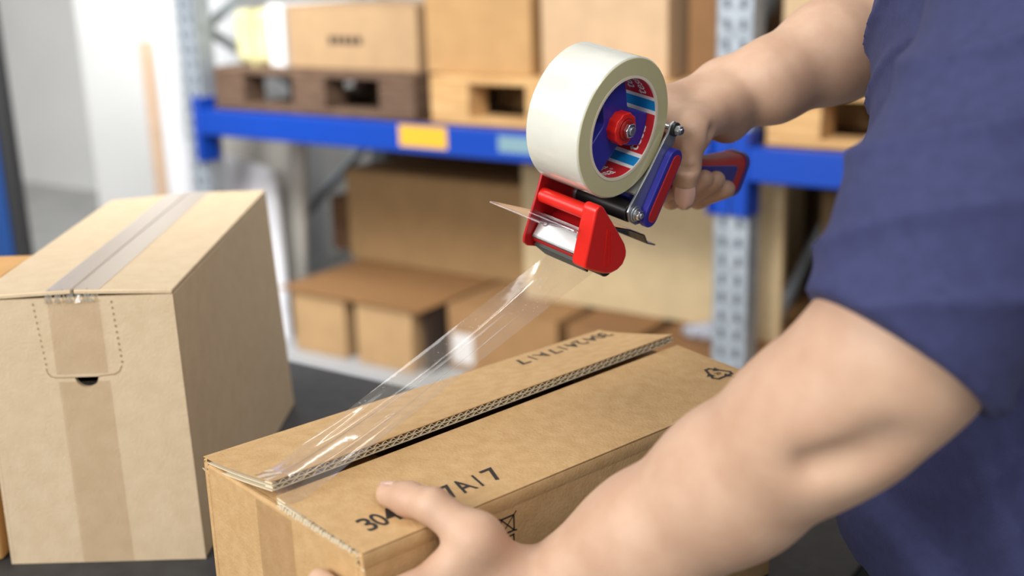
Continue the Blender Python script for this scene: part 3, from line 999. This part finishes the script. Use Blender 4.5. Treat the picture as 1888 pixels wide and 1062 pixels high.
grip = obj('grip', loft([58, 75, 95, 115, 135, 155, 170, 185, 196, 204], skew=-1), mat('red_grip', (190, 34, 36), 0.5), dz, smooth=True, angle=50)
obj('grip_butt', loft([203.5, 207, 209], 0.6, skew=-1), BLUE_P, grip, smooth=True, angle=50)
g = G()
inl = [(128, -70 + 18), (190, -61), (193, -64), (187, -80), (180, -84), (128, -72)]
ring = []
for h, k in inl:
    ring.append((h, k))
obj('grip_inlay', g.prism(ring, dl, -11.2, -9.6), BLUE_P, grip, bevel=0.0005)
obj('grip_neck', G().prism([(52, -30), (64, -40), (64, -64), (40, -74), (40, -62)], dl, -38, -12), BLUE_P, dz, bevel=0.002)

# ------------------------------------------------------------------ tape roll
roll = thing('tape_roll', dl(-25, 0, 0), 'roll of clear packing tape on the dispenser with film pulled to the box', 'tape')
m = mat('wound_tape', (220, 221, 211), 0.2, coat=1.0, rgb2=(208, 209, 196), scale=16, bump=0.7, bscale=30, sss=0.1)
face = mat('wound_tape_edge', (212, 205, 160), 0.3, rgb2=(202, 194, 144), scale=8, coat=0.3, sss=0.1)
RO_, RI_ = 53.9, 40.2
wt = obj('wound_tape', G().lathe(dl, [(-50.0, RI_), (-50.0, RO_ - .8), (-49.2, RO_), (-0.8, RO_), (0.0, RO_ - .8), (0.0, RI_)], 128), m, roll, smooth=True)
obj('tape_edge', G().lathe(dl, [(0.0, RI_), (0.0, RO_ - 0.9), (0.35, RO_ - 1.2), (0.35, RI_ + .2)], 128), face, wt, smooth=True)
core = obj('cardboard_core', G().lathe(dl, [(-50.3, 38.0), (-50.3, 40.2), (0.6, 40.2), (0.6, 38.0)], 96), mat('core_board', (224, 214, 190), 0.7), roll, smooth=True, angle=30)


def core_patch(name, a0, a1, t0, t1, m, r=37.8):
    n = max(2, int(abs(a1 - a0) / 4))
    rows = []
    for t in (t0, t1):
        rows.append([dl(t, r * math.cos(math.radians(a0 + (a1 - a0) * i / n)), r * math.sin(math.radians(a0 + (a1 - a0) * i / n))) for i in range(n + 1)])
    return obj(name, G().grid(rows), m, core, smooth=True)


P_RED, P_BLUE, P_WHITE = mat('print_red', (206, 40, 44), 0.45), mat('print_blue', (20, 140, 210), 0.45), mat('print_white', (240, 238, 234), 0.5)
core_patch('white_print', -180, 180, -49.8, 0.0, P_WHITE)
cyc = 72.0
for k in range(5):
    b = -52 + cyc * k                                         # blue stripe centre
    core_patch('blue_stripe', b - 6.5, b + 6.5, -49.8, -0.4, P_BLUE, 37.7)
    core_patch('red_panel', b + 11.5, b + cyc - 11.5, -49.8, -0.4, P_RED, 37.7)
    for row, (t, sh) in enumerate(((-10.5, 0.0), (-20.5, 5.0), (-30.5, 10), (-40.5, 2))):
        g = G()
        a_mid = b + cyc / 2
        vs, fs = text_geo('tesa', 21.0, 7.6, 0.012)
        def wrap(p, q, t=t, a_mid=a_mid, sh=sh):
            a = math.radians(a_mid + sh - 7) + (p - 10.5) / 37.5
            return dl(t - q + 4, 37.55 * math.cos(a), 37.55 * math.sin(a))
        g.add([wrap(p, q) for p, q in vs], fs)
        vs, fs = text_geo('\u00ae', 2.6, 2.6)
        g.add([wrap(p + 21.6, q + 5.2) for p, q in vs], fs)
        obj('printed_word', g, P_WHITE, core)

# the pulled film: from under the rubber roller down to the near end of the seam
FILM = film_mat('tape_film', (250, 247, 243), 0.12, 1.5, 0.07, (225, 215, 200), speck=0.25)
rows = []
n, mcol = 56, 22
top_a, top_b = np.array(dl(-49.5, -6, -115)), np.array(dl(-3.5, -6, -115))
for i in range(n + 1):
    t = i / n
    row = []
    for j in range(mcol + 1):
        q = j / mcol
        w = 0.131 - 0.047 * q
        if w > 0.1065:
            k = (W - w) / (W - 0.1065)
            pa = np.array(flap_pt(True, 0.014, k, 0.0007))
        else:
            pa = np.array(flap_pt(False, 0.014, w / 0.1015 if w < 0.1015 else 1.0, 0.0007 + (0.004 if w > 0.1015 else 0)))
        pb_ = top_a * (1 - q) + top_b * q
        e = t ** 1.12
        p = pa * (1 - t) + pb_ * t
        bow = 0.008 * math.sin(math.pi * min(1, t * 1.0)) * (1 - (2 * q - 1) ** 2) * (1 - 0.4 * t)
        side = 0.0035 * math.sin(math.pi * t) * math.sin(2 * math.pi * q) + 0.0011 * (1 - t) * math.sin(7 * math.pi * q + 1.0) * min(1, t * 6)
        nrm = np.cross(top_b - top_a, pb_ - pa)
        nrm = nrm / np.linalg.norm(nrm)
        if nrm[2] > 0:
            nrm = -nrm
        p = p + nrm * (bow + side)
        row.append(tuple(p))
    rows.append(row)
obj('pulled_film', G().grid(rows), FILM, roll, smooth=True, angle=80)
g = G()
rws = []
for s in (0.0005, 0.005, 0.010, 0.014):
    rr_ = []
    for j in range(13):
        w = 0.131 - 0.047 * j / 12
        if w > 0.1065:
            rr_.append(flap_pt(True, s, (W - w) / (W - 0.1065), 0.0006 + 0.0005 * math.sin(j * 2.2 + s * 900)))
        else:
            rr_.append(flap_pt(False, s, min(1, w / 0.1015), 0.0006 + (0.004 if w > 0.1015 else 0) + 0.0005 * math.sin(j * 2.2 + s * 900)))
    rws.append(rr_)
obj('stuck_film_end', G().grid(rws), FILM, roll, smooth=True, angle=80)

# ------------------------------------------------------------------ smooth bodies (arms, shirt) from blended round limbs
def smin(a, b, k):
    h = np.clip(0.5 + 0.5 * (b - a) / k, 0, 1)
    return b * (1 - h) + a * h - k * h * (1 - h)


class Limb:
    """round cone from a to b; flat = (direction, factor) squashes it along a direction"""

    def __init__(self, a, b, ra, rb, k=0.012, flat=None, grp=0):
        self.a, self.b = np.array(a, float), np.array(b, float)
        self.ra, self.rb, self.k, self.grp = ra, rb, k, grp
        self.flat = None
        if flat is not None:
            n = np.array(flat[0], float)
            self.flat = (n / np.linalg.norm(n), flat[1])

    def d(self, P):
        ba = self.b - self.a
        L2 = float(ba @ ba) + 1e-12
        pb = P @ ba - float(self.a @ ba)
        pp = np.einsum('...i,...i->...', P, P) - 2 * (P @ self.a) + float(self.a @ self.a)
        t = np.clip(pb / L2, 0, 1)
        q2 = pp - 2 * t * pb + t * t * L2
        if self.flat is not None:
            n, s = self.flat
            c = P @ n - float(self.a @ n) - t * float(ba @ n)
            q2 = q2 + (s * s - 1) * c * c
        return np.sqrt(np.maximum(q2, 0)) - (self.ra + (self.rb - self.ra) * t)


def field(limbs, cuts, disp, joins):
    """group 0 = trunk, groups 1.. = fingers (kept apart from each other)"""
    def ev(P, act):
        base = np.full(P.shape[:-1], 1.0)
        fing = {}
        for i in act:
            l = limbs[i]
            d = l.d(P)
            if l.grp == 0:
                base = smin(base, d, l.k)
            else:
                fing[l.grp] = d if l.grp not in fing else smin(fing[l.grp], d, l.k)
        if fing:
            f = None
            for gk in sorted(fing):
                f = fing[gk] if f is None else np.minimum(f, fing[gk])
            base = smin(base, f, joins)
        for l in cuts:
            base = -smin(-base, l.d(P), l.k)
        if disp is not None:
            base = base + disp(P)
        return base
    return ev


def surface(limbs, vox, cuts=(), disp=None, joins=0.008, margin=0.03, clip=None):
    """surface-net mesh of the blended limbs"""
    lo = np.min([np.minimum(l.a, l.b) - max(l.ra, l.rb) for l in limbs], 0) - 0.02
    hi = np.max([np.maximum(l.a, l.b) + max(l.ra, l.rb) for l in limbs], 0) + 0.02
    ev = field(limbs, cuts, disp, joins)
    nb = 20
    cnt = np.ceil((hi - lo) / vox / nb).astype(int)
    half = vox * (nb + 2) * math.sqrt(3) / 2
    dims = cnt * nb + 4
    VP, VI, FQ = [], [], []
    ar = np.arange(-1, nb + 1 + 1)
    corners = [(i, j, k) for i in (0, 1) for j in (0, 1) for k in (0, 1)]
    edges = [(a, b) for ai, a in enumerate(corners) for b in corners[ai + 1:] if sum(abs(x - y) for x, y in zip(a, b)) == 1]
    cen_all = [(i, j, k) for i in range(cnt[0]) for j in range(cnt[1]) for k in range(cnt[2])]
    cen = lo + (np.array(cen_all) + 0.5) * nb * vox
    D = np.stack([l.d(cen) for l in limbs], 1)
    for (bi, bj, bk), dc in zip(cen_all, D):
        dm = dc.min()
        if dm > half + margin * 0.5 or dm < -half * 1.6 - margin:
            continue
        act = [i for i in range(len(limbs)) if dc[i] < dm + 2 * half + margin]
        o = np.array([bi, bj, bk]) * nb
        gx, gy, gz = np.meshgrid(ar + o[0], ar + o[1], ar + o[2], indexing='ij')
        P = np.stack([gx, gy, gz], -1) * vox + lo
        V = ev(P, act)
        if clip is not None:
            V = np.maximum(V, clip(P))
        ins = V < 0
        if not ins.any() or ins.all():
            continue
        m = nb + 1                                            # cells -1 .. nb-1 in each direction
        c8 = {c: V[c[0]:c[0] + m, c[1]:c[1] + m, c[2]:c[2] + m] for c in corners}
        i8 = {c: ins[c[0]:c[0] + m, c[1]:c[1] + m, c[2]:c[2] + m] for c in corners}
        acc = np.zeros((m, m, m, 3))
        num = np.zeros((m, m, m))
        for a, b in edges:
            cr = i8[a] != i8[b]
            va, vb = c8[a], c8[b]
            t = np.where(cr, va / np.where(cr, va - vb, 1), 0)
            for ax in range(3):
                acc[..., ax] += np.where(cr, a[ax] + (b[ax] - a[ax]) * t, 0)
            num += cr
        on = num > 0
        idx = np.argwhere(on)
        pos = acc[on] / num[on][:, None] + idx - 1 + o
        gid = idx - 1 + o + 1
        gid = (gid[:, 0] * dims[1] + gid[:, 1]) * dims[2] + gid[:, 2]
        VP.append(pos * vox + lo)
        VI.append(gid)
        # quads for grid edges that start at points 0..nb-1 of this block
        for ax in range(3):
            p, q = (ax + 1) % 3, (ax + 2) % 3
            A = ins[1:nb + 1, 1:nb + 1, 1:nb + 1]
            sl = [slice(1, nb + 1)] * 3
            sl[ax] = slice(2, nb + 2)
            Bn = ins[tuple(sl)]
            cr = np.argwhere(A != Bn)
            if not len(cr):
                continue
            flip = A[tuple(cr.T)]
            base = cr + o + 1                                 # shifted cell index
            def cid(dp, dq):
                c = base.copy()
                c[:, p] -= dp
                c[:, q] -= dq
                return (c[:, 0] * dims[1] + c[:, 1]) * dims[2] + c[:, 2]
            qd = np.stack([cid(0, 0), cid(1, 0), cid(1, 1), cid(0, 1)], 1)
            qd[~flip] = qd[~flip][:, ::-1]
            FQ.append(qd)
    VP, VI, FQ = np.concatenate(VP), np.concatenate(VI), np.concatenate(FQ)
    u, first = np.unique(VI, return_index=True)
    verts = VP[first]
    quads = np.searchsorted(u, FQ)
    ok = (u[np.clip(quads, 0, len(u) - 1)] == FQ).all(1)
    quads = quads[ok]
    used = np.unique(quads)
    return verts[used], np.searchsorted(used, quads)


def skin_obj(name, vq, material, parent=None, smooth_it=2):
    verts, quads = vq
    me = bpy.data.meshes.new(name)
    me.from_pydata(verts.tolist(), [], quads.tolist())
    me.materials.append(material)
    me.polygons.foreach_set('use_smooth', [True] * len(me.polygons))
    o = bpy.data.objects.new(name, me)
    COL.objects.link(o)
    if smooth_it:
        s = o.modifiers.new('relax', 'SMOOTH')
        s.factor = 0.5
        s.iterations = smooth_it
    if parent is not None:
        o.parent = parent
    return o


SKIN = mat('skin', (196, 162, 136), 0.55, rgb2=(186, 149, 123), scale=34, bump=0.12, bscale=900, sss=0.12, detail=6)
NAIL = mat('nail', (218, 178, 160), 0.25, sss=0.1)


def bo(s, o, z):                                              # box frame with o outwards from the long side facing the person
    return np.array(bx(s, -o, z))


limbs = []
A = lambda *a, **k: limbs.append(Limb(*a, **k))
# left arm and hand (resting on the box)
LW = bo(0.102, 0.048, 0.127)
LE, LS = np.array([0.170, 0.612, 1.096]), np.array([0.335, 0.690, 1.335])
arm = [(LW, .0280), (np.array([.0792, .6725, .9907]), .0410), (np.array([.1276, .6457, 1.0429]), .0435), (np.array([.1642, .6172, 1.0889]), .0440),
       (np.array([.1820, .6022, 1.1110]), .0435), (np.array([.2030, .592, 1.1410]), .0450), (np.array([.235, .602, 1.20]), .0480), (LS, .057)]
for (p0, r0), (p1, r1) in zip(arm[:-1], arm[1:]):
    A(p0, p1, r0, r1, k=0.02)
nF = -BV
pl = (nF, 1.25)
mc = [bo(.050, .019, .152), bo(.051, .021, .133), bo(.056, .021, .114), bo(.064, .020, .097)]
for p, r in zip(mc, (.0135, .0135, .013, .012)):
    A(LW, p, 0.0235, r, k=0.014, flat=pl)
th_c, th_m, th_i, th_t = bo(.091, .038, .138), bo(.0675, .029, .1745), bo(.0560, -.001, .1912), bo(.0500, -.040, .1882)
A(LW, th_c, 0.025, 0.0170, k=0.012)
A(th_c, th_m, 0.0172, 0.0150, k=0.013)
A(th_m, mc[0], 0.0125, 0.0125, k=0.015)
A(th_m, th_i, 0.0148, 0.0114, k=0.006, grp=1)
A(th_i, th_i + (th_t - th_i) * .55, 0.0114, 0.0110, k=0.005, grp=1)
A(th_i + (th_t - th_i) * .55, th_t, 0.0110, 0.0088, k=0.005, grp=1)
for gi, (z0, sx, ln) in enumerate(((.152, 0, .036), (.131, .001, .042), (.110, .004, .038), (.091, .012, .028))):
    m0 = mc[gi]
    pip, dip, tip = bo(-.004 + sx * .3, .0125, z0 - .002), bo(-.0115, -.012, z0 - .003), bo(-.0098, -ln, z0 - .002)
    A(m0, pip, .0125, .0102, k=.004, grp=2 + gi)
    A(pip, dip, .0102, .0092, k=.004, grp=2 + gi)
    A(dip, tip, .0092, .0078, k=.004, grp=2 + gi)
# right arm and hand (gripping the dispenser)
q = lambda x, h, k: np.array(dl(x, h, k))
RW = q(-32, 188, -3)
RE, RS = np.array([0.420, 1.095, 1.275]), np.array([0.53, 1.00, 1.44])
arm = [(RW, .0270), (np.array([.2274, 1.0279, 1.2363]), .0330), (np.array([.285, 1.0548, 1.2577]), .0425), (np.array([.3474, 1.080, 1.2652]), .0450), (RE, .044), (RS, .057)]
for (p0, r0), (p1, r1) in zip(arm[:-1], arm[1:]):
    A(p0, p1, r0, r1, k=0.02)
rmc = [q(-43, 108, -6), q(-49, 128, -13), q(-50, 147, -21), q(-46, 163, -30)]
for p, r in zip(rmc, (.0145, .0145, .014, .013)):
    A(RW, p, 0.0235, r, k=0.015)
rc, rm, ri, rt = q(-16, 160, -6), q(-1, 92, -13), q(1.5, 91, -45), q(0.5, 97, -68)
A(RW, rc, 0.025, 0.0195, k=0.015)
A(rc, rm, 0.0190, 0.0142, k=0.015)
A(rm, rmc[0], 0.0135, 0.0135, k=0.016)
A(RW + (rc - RW) * 0.2, q(-16, 173, -24), 0.020, 0.0145, k=0.014)
A(rm, ri, 0.0135, 0.0112, k=0.006, grp=11)
A(ri, rt, 0.0112, 0.0098, k=0.005, grp=11)
for gi, (p1, p2, p3) in enumerate((((-49, 97, -56), (-27, 100, -76), (-6, 108, -64)), ((-51, 117, -62), (-28, 123, -85), (-4, 131, -62)),
                                   ((-51, 137, -70), (-28, 143, -89), (-4, 150, -66)), ((-48, 158, -76), (-27, 164, -92), (-5, 171, -78)))):
    A(rmc[gi], q(*p1), .0125, .0100, k=.004, grp=12 + gi)
    A(q(*p1), q(*p2), .0100, .0092, k=.004, grp=12 + gi)
    A(q(*p2), q(*p3), .0092, .0080, k=.004, grp=12 + gi)
# trunk, neck and head, mostly inside the shirt or out of frame
HIP, CHE, NEC = np.array([0.418, 0.845, 0.96]), np.array([0.440, 0.86, 1.24]), np.array([0.42, 0.86, 1.50])
face_dir = np.array([-0.93, 0.37, 0])
wide = np.array([0.37, 0.93, 0])
A(LS, RS, 0.062, 0.062, k=0.06)
A((LS + RS) / 2, NEC - [0, 0, .04], 0.062, 0.055, k=0.05)
A(NEC - [0, 0, .05], NEC + face_dir * 0.02 + [0, 0, .06], 0.055, 0.055, k=0.03)
HC = NEC + face_dir * 0.045 + np.array([0, 0, 0.165])
A(HC + [0, 0, .02], HC + [0, 0, .035] - face_dir * .02, 0.080, 0.086, k=0.03)
A(HC + face_dir * .025 - [0, 0, .045], HC + face_dir * .045 - [0, 0, .075], 0.058, 0.036, k=0.035)
A(HC + face_dir * .085 + [0, 0, .01], HC + face_dir * .108 - [0, 0, .022], 0.009, 0.013, k=0.014)
for sgn in (-1, 1):
    A(HC + wide * .078 * sgn - face_dir * .005 + [0, 0, .012], HC + wide * .082 * sgn - face_dir * .01 - [0, 0, .03], 0.014, 0.010, k=0.006, flat=(wide, 1.6))
A(HC + face_dir * .083 - wide * .018 - [0, 0, .052], HC + face_dir * .083 + wide * .018 - [0, 0, .052], 0.008, 0.008, k=0.010)
cuts = [Limb(HC + face_dir * .090 + wide * .030 + [0, 0, .012], HC + face_dir * .090 + wide * .034 + [0, 0, .012], .012, .012, k=.014),
        Limb(HC + face_dir * .090 - wide * .030 + [0, 0, .012], HC + face_dir * .090 - wide * .034 + [0, 0, .012], .012, .012, k=.014)]
cuts.append(Limb((0.1535, 0.5715, 1.0860), (0.1845, 0.5480, 1.1015), .002, .006, k=.026))
for fr_, wd_, r_ in ((0.0, .011, .0), (0.16, .010, .0)):                # skin folds over the gripping thumb's joint
    pc = ri + (rt - ri) * fr_ - CAM_F * 0.0118
    cuts.append(Limb(pc - CAM_R * wd_, pc + CAM_R * wd_, .0008, .0008, k=.0035))
pc = th_i + (th_t - th_i) * 0.12 + np.array([0, 0, .0125])
cuts.append(Limb(pc - BU * .008, pc + BU * .008, .0008, .0008, k=.0035))
pc = rm + (ri - rm) * 0.1 + CAM_R * 0.016 - CAM_F * 0.008                  # fold between thumb and palm
cuts.append(Limb(pc, pc + CAM_R * 0.022 + CAM_U * 0.006, .0030, .0020, k=.009))
body = skin_obj('person', surface(limbs, 0.0017, cuts=cuts, joins=0.006), SKIN)
tag(body, 'person in a navy t-shirt holding the brown box and pulling tape with a dispenser', 'person')


def nail(base, tip, up, w, name='thumb_nail'):
    """a curved nail plate lying on the last joint"""
    base, tip, up = np.array(base), np.array(tip), np.array(up)
    ax = tip - base
    up = up - ax * (up @ ax) / (ax @ ax)
    up = up / np.linalg.norm(up)
    sd = np.cross(ax / np.linalg.norm(ax), up)
    rows = []
    for i in range(9):
        t = i / 8
        ww = w * (0.86 + 0.14 * math.sin(math.pi * min(1, t * 1.1 + .15))) * (1 if t < .75 else math.sqrt(max(0.15, 1 - ((t - .75) / .27) ** 2)))
        row = []
        for j in range(9):
            u_ = -1 + j / 4
            row.append(tuple(base + ax * t + sd * ww * u_ + up * (-0.42 * w * u_ * u_ - 0.0012 * (t ** 3) + 0.0002)))
        rows.append(row)
    return obj(name, G().grid(rows), NAIL, body, smooth=True, angle=80)


# ------------------------------------------------------------------ clothes
CLOTH = mat('navy_cotton', (50, 54, 94), 0.88, rgb2=(45, 49, 87), scale=120, bump=0.25, bscale=700)
CLOTH2 = mat('navy_trousers', (44, 50, 84), 0.85, rgb2=(38, 43, 74), scale=90, bump=0.25, bscale=500)
kv1 = CAM_R * 0.40 - CAM_U * 0.92                             # across the sleeve folds
kv1 = kv1 / np.linalg.norm(kv1)
kv2 = np.array([-0.35, 0.92, 0.25])


def folds(P):
    x = P @ kv1
    y = P @ CAM_R
    z = P[..., 2]
    w = np.sin(x * 62 + 2.2 * np.sin(y * 17 + 0.6) + 1.3 * np.sin(P @ kv2 * 21))
    w2 = np.sin(x * 36 - y * 20 + 1.8 * np.sin(P @ kv2 * 14 + 1))
    d = 0.0045 * w2 - 0.0065 * (1 - np.abs(w)) ** 2.2
    lowm = np.clip((1.11 - z) / 0.07, 0, 1)
    v = np.sin(P @ (CAM_R * 0.94 + CAM_U * 0.36) * 118 + 1.2 * np.sin(z * 21) + 0.8 * np.sin(P @ kv2 * 15))
    return d * (1 - 0.7 * lowm) + lowm * 0.0075 * v


sh = []
S = lambda *a, **k: sh.append(Limb(*a, **k))
hem = np.array([.2015, .588, 1.1405])
S(np.array([.182, .600, 1.1120]), hem, 0.0470, 0.0500, k=0.03)
S(hem, np.array([.240, .605, 1.205]), 0.0490, 0.0580, k=0.03)
S(np.array([.240, .605, 1.205]), LS, 0.0600, 0.0800, k=0.02)
S(RE + (RS - RE) * 0.35, RS, 0.0640, 0.0760, k=0.04)
S(LS, RS, 0.082, 0.080, k=0.04)
S(HIP - [0, 0, .08], CHE, 0.178, 0.176, k=0.03, flat=(face_dir, 1.12))
S(CHE, CHE + [0, 0, .12], 0.176, 0.165, k=0.06, flat=(face_dir, 1.10))
S(CHE + [0, 0, .10], NEC - [0, 0, .08], 0.150, 0.085, k=0.06, flat=(face_dir, 1.1))
axs = (LS - LE) / np.linalg.norm(LS - LE)
axr = (RS - RE) / np.linalg.norm(RS - RE)
hr = RE + (RS - RE) * 0.40
tilt = CAM_R * 0.58 + CAM_U * 0.81


def sleeve_clip(P):
    near = (np.linalg.norm(P - hem, axis=-1) < 0.16) & (P[..., 1] < 0.668)
    a = np.where(near, -((P - hem) @ (tilt / np.linalg.norm(tilt))), -1.0)
    b = np.where(np.linalg.norm(P - hr, axis=-1) < 0.10, -((P - hr) @ axr), -1.0)
    c = 0.885 - P[..., 2]
    return np.maximum(np.maximum(a, b), c)


hollow = [Limb(hem - axs * 0.06, hem - axs * 0.01, 0.0465, 0.0465, k=0.004)]
shirt = skin_obj('t_shirt', surface(sh, 0.0034, cuts=hollow, disp=folds, margin=0.06, clip=sleeve_clip), CLOTH, body, 3)
shirt['label'] = 'navy cotton t-shirt'
tr = []
S2 = lambda *a, **k: tr.append(Limb(*a, **k))
S2(HIP + [0, 0, 0.03], HIP - [0, 0, .10], 0.135, 0.150, k=0.05, flat=(face_dir, 1.15))
for sgn in (-1, 1):
    h0 = HIP + wide * 0.085 * sgn - [0, 0, .12]
    k0 = h0 + face_dir * 0.03 + np.array([0, 0, -0.36])
    S2(h0, k0, 0.090, 0.072, k=0.03)
    f0 = np.array([k0[0] + 0.03, k0[1] - 0.01, 0.09])
    S2(k0, f0, 0.072, 0.066, k=0.03)
skin_obj('trousers', surface(tr, 0.007, margin=0.05), CLOTH2, body, 2)
for sgn in (-1, 1):
    k0 = HIP + wide * 0.085 * sgn + face_dir * 0.03
    f0 = np.array([k0[0] + 0.03, k0[1] - 0.01, 0.0])
    shp = [Limb(f0 + [0, 0, .055], f0 + face_dir * 0.15 + [0, 0, .045], .052, .044, k=.02, flat=((0, 0, 1), 1.1)), Limb(f0 + [0, 0, .09], f0 + [0, 0, .06], .048, .052, k=.02)]
    skin_obj('shoe', surface(shp, 0.006, clip=lambda P: -P[..., 2]), mat('black_leather', (32, 32, 34), 0.5), body, 2)
hairl = [Limb(HC + [0, 0, .045], HC + [0, 0, .05] - face_dir * .03, .084, .090, k=.03), Limb(HC - face_dir * .04 + [0, 0, .02], HC - face_dir * .05 - [0, 0, .02], .078, .06, k=.03)]
skin_obj('hair', surface(hairl, 0.005, margin=.04, clip=lambda P: (P - HC) @ face_dir * 0.8 - (P[..., 2] - HC[2]) * 0.9 - 0.005), mat('dark_hair', (58, 44, 36), 0.7, var=.3, scale=200), body, 2)
# a crumpled plastic bag on the low cartons
bagc = np.array(rk(0.19, 0.235, 0.257))
bag = [Limb(bagc + [-.03, .02, .014], bagc + [.03, -.02, .016], .018, .020, k=.02), Limb(bagc + [0, 0, .02], bagc + [.02, -.01, .036], .018, .012, k=.02)]
tag(skin_obj('plastic_bag', surface(bag, 0.004, disp=lambda P: 0.004 * np.sin(P[..., 0] * 190 + 3 * np.sin(P[..., 2] * 130)) + 0.003 * np.sin(P[..., 1] * 240),
                                    clip=lambda P: 0.2575 - P[..., 2]), mat('bag_white', (166, 168, 178), 0.4), None, 1),
    'crumpled white plastic bag on a low dark carton beside the upright', 'bag')
# thumb nails
tdir = (rt - ri) / np.linalg.norm(rt - ri)
upn = -CAM_F - 0.1 * CAM_R
upn = upn - tdir * (upn @ tdir)
upn = upn / np.linalg.norm(upn)
nail(ri + (rt - ri) * 0.52 + upn * 0.0110, rt + tdir * 0.0090 + upn * 0.0098, upn, 0.0084)
tdl = (th_t - th_i) / np.linalg.norm(th_t - th_i)
upl = np.array([0, 0, 1.0]) + 0.5 * BU
upl = upl - tdl * (upl @ tdl)
upl = upl / np.linalg.norm(upl)
nail(th_i + (th_t - th_i) * 0.70 + upl * 0.0100, th_t + tdl * 0.0085 + upl * 0.0080, upl, 0.0074)
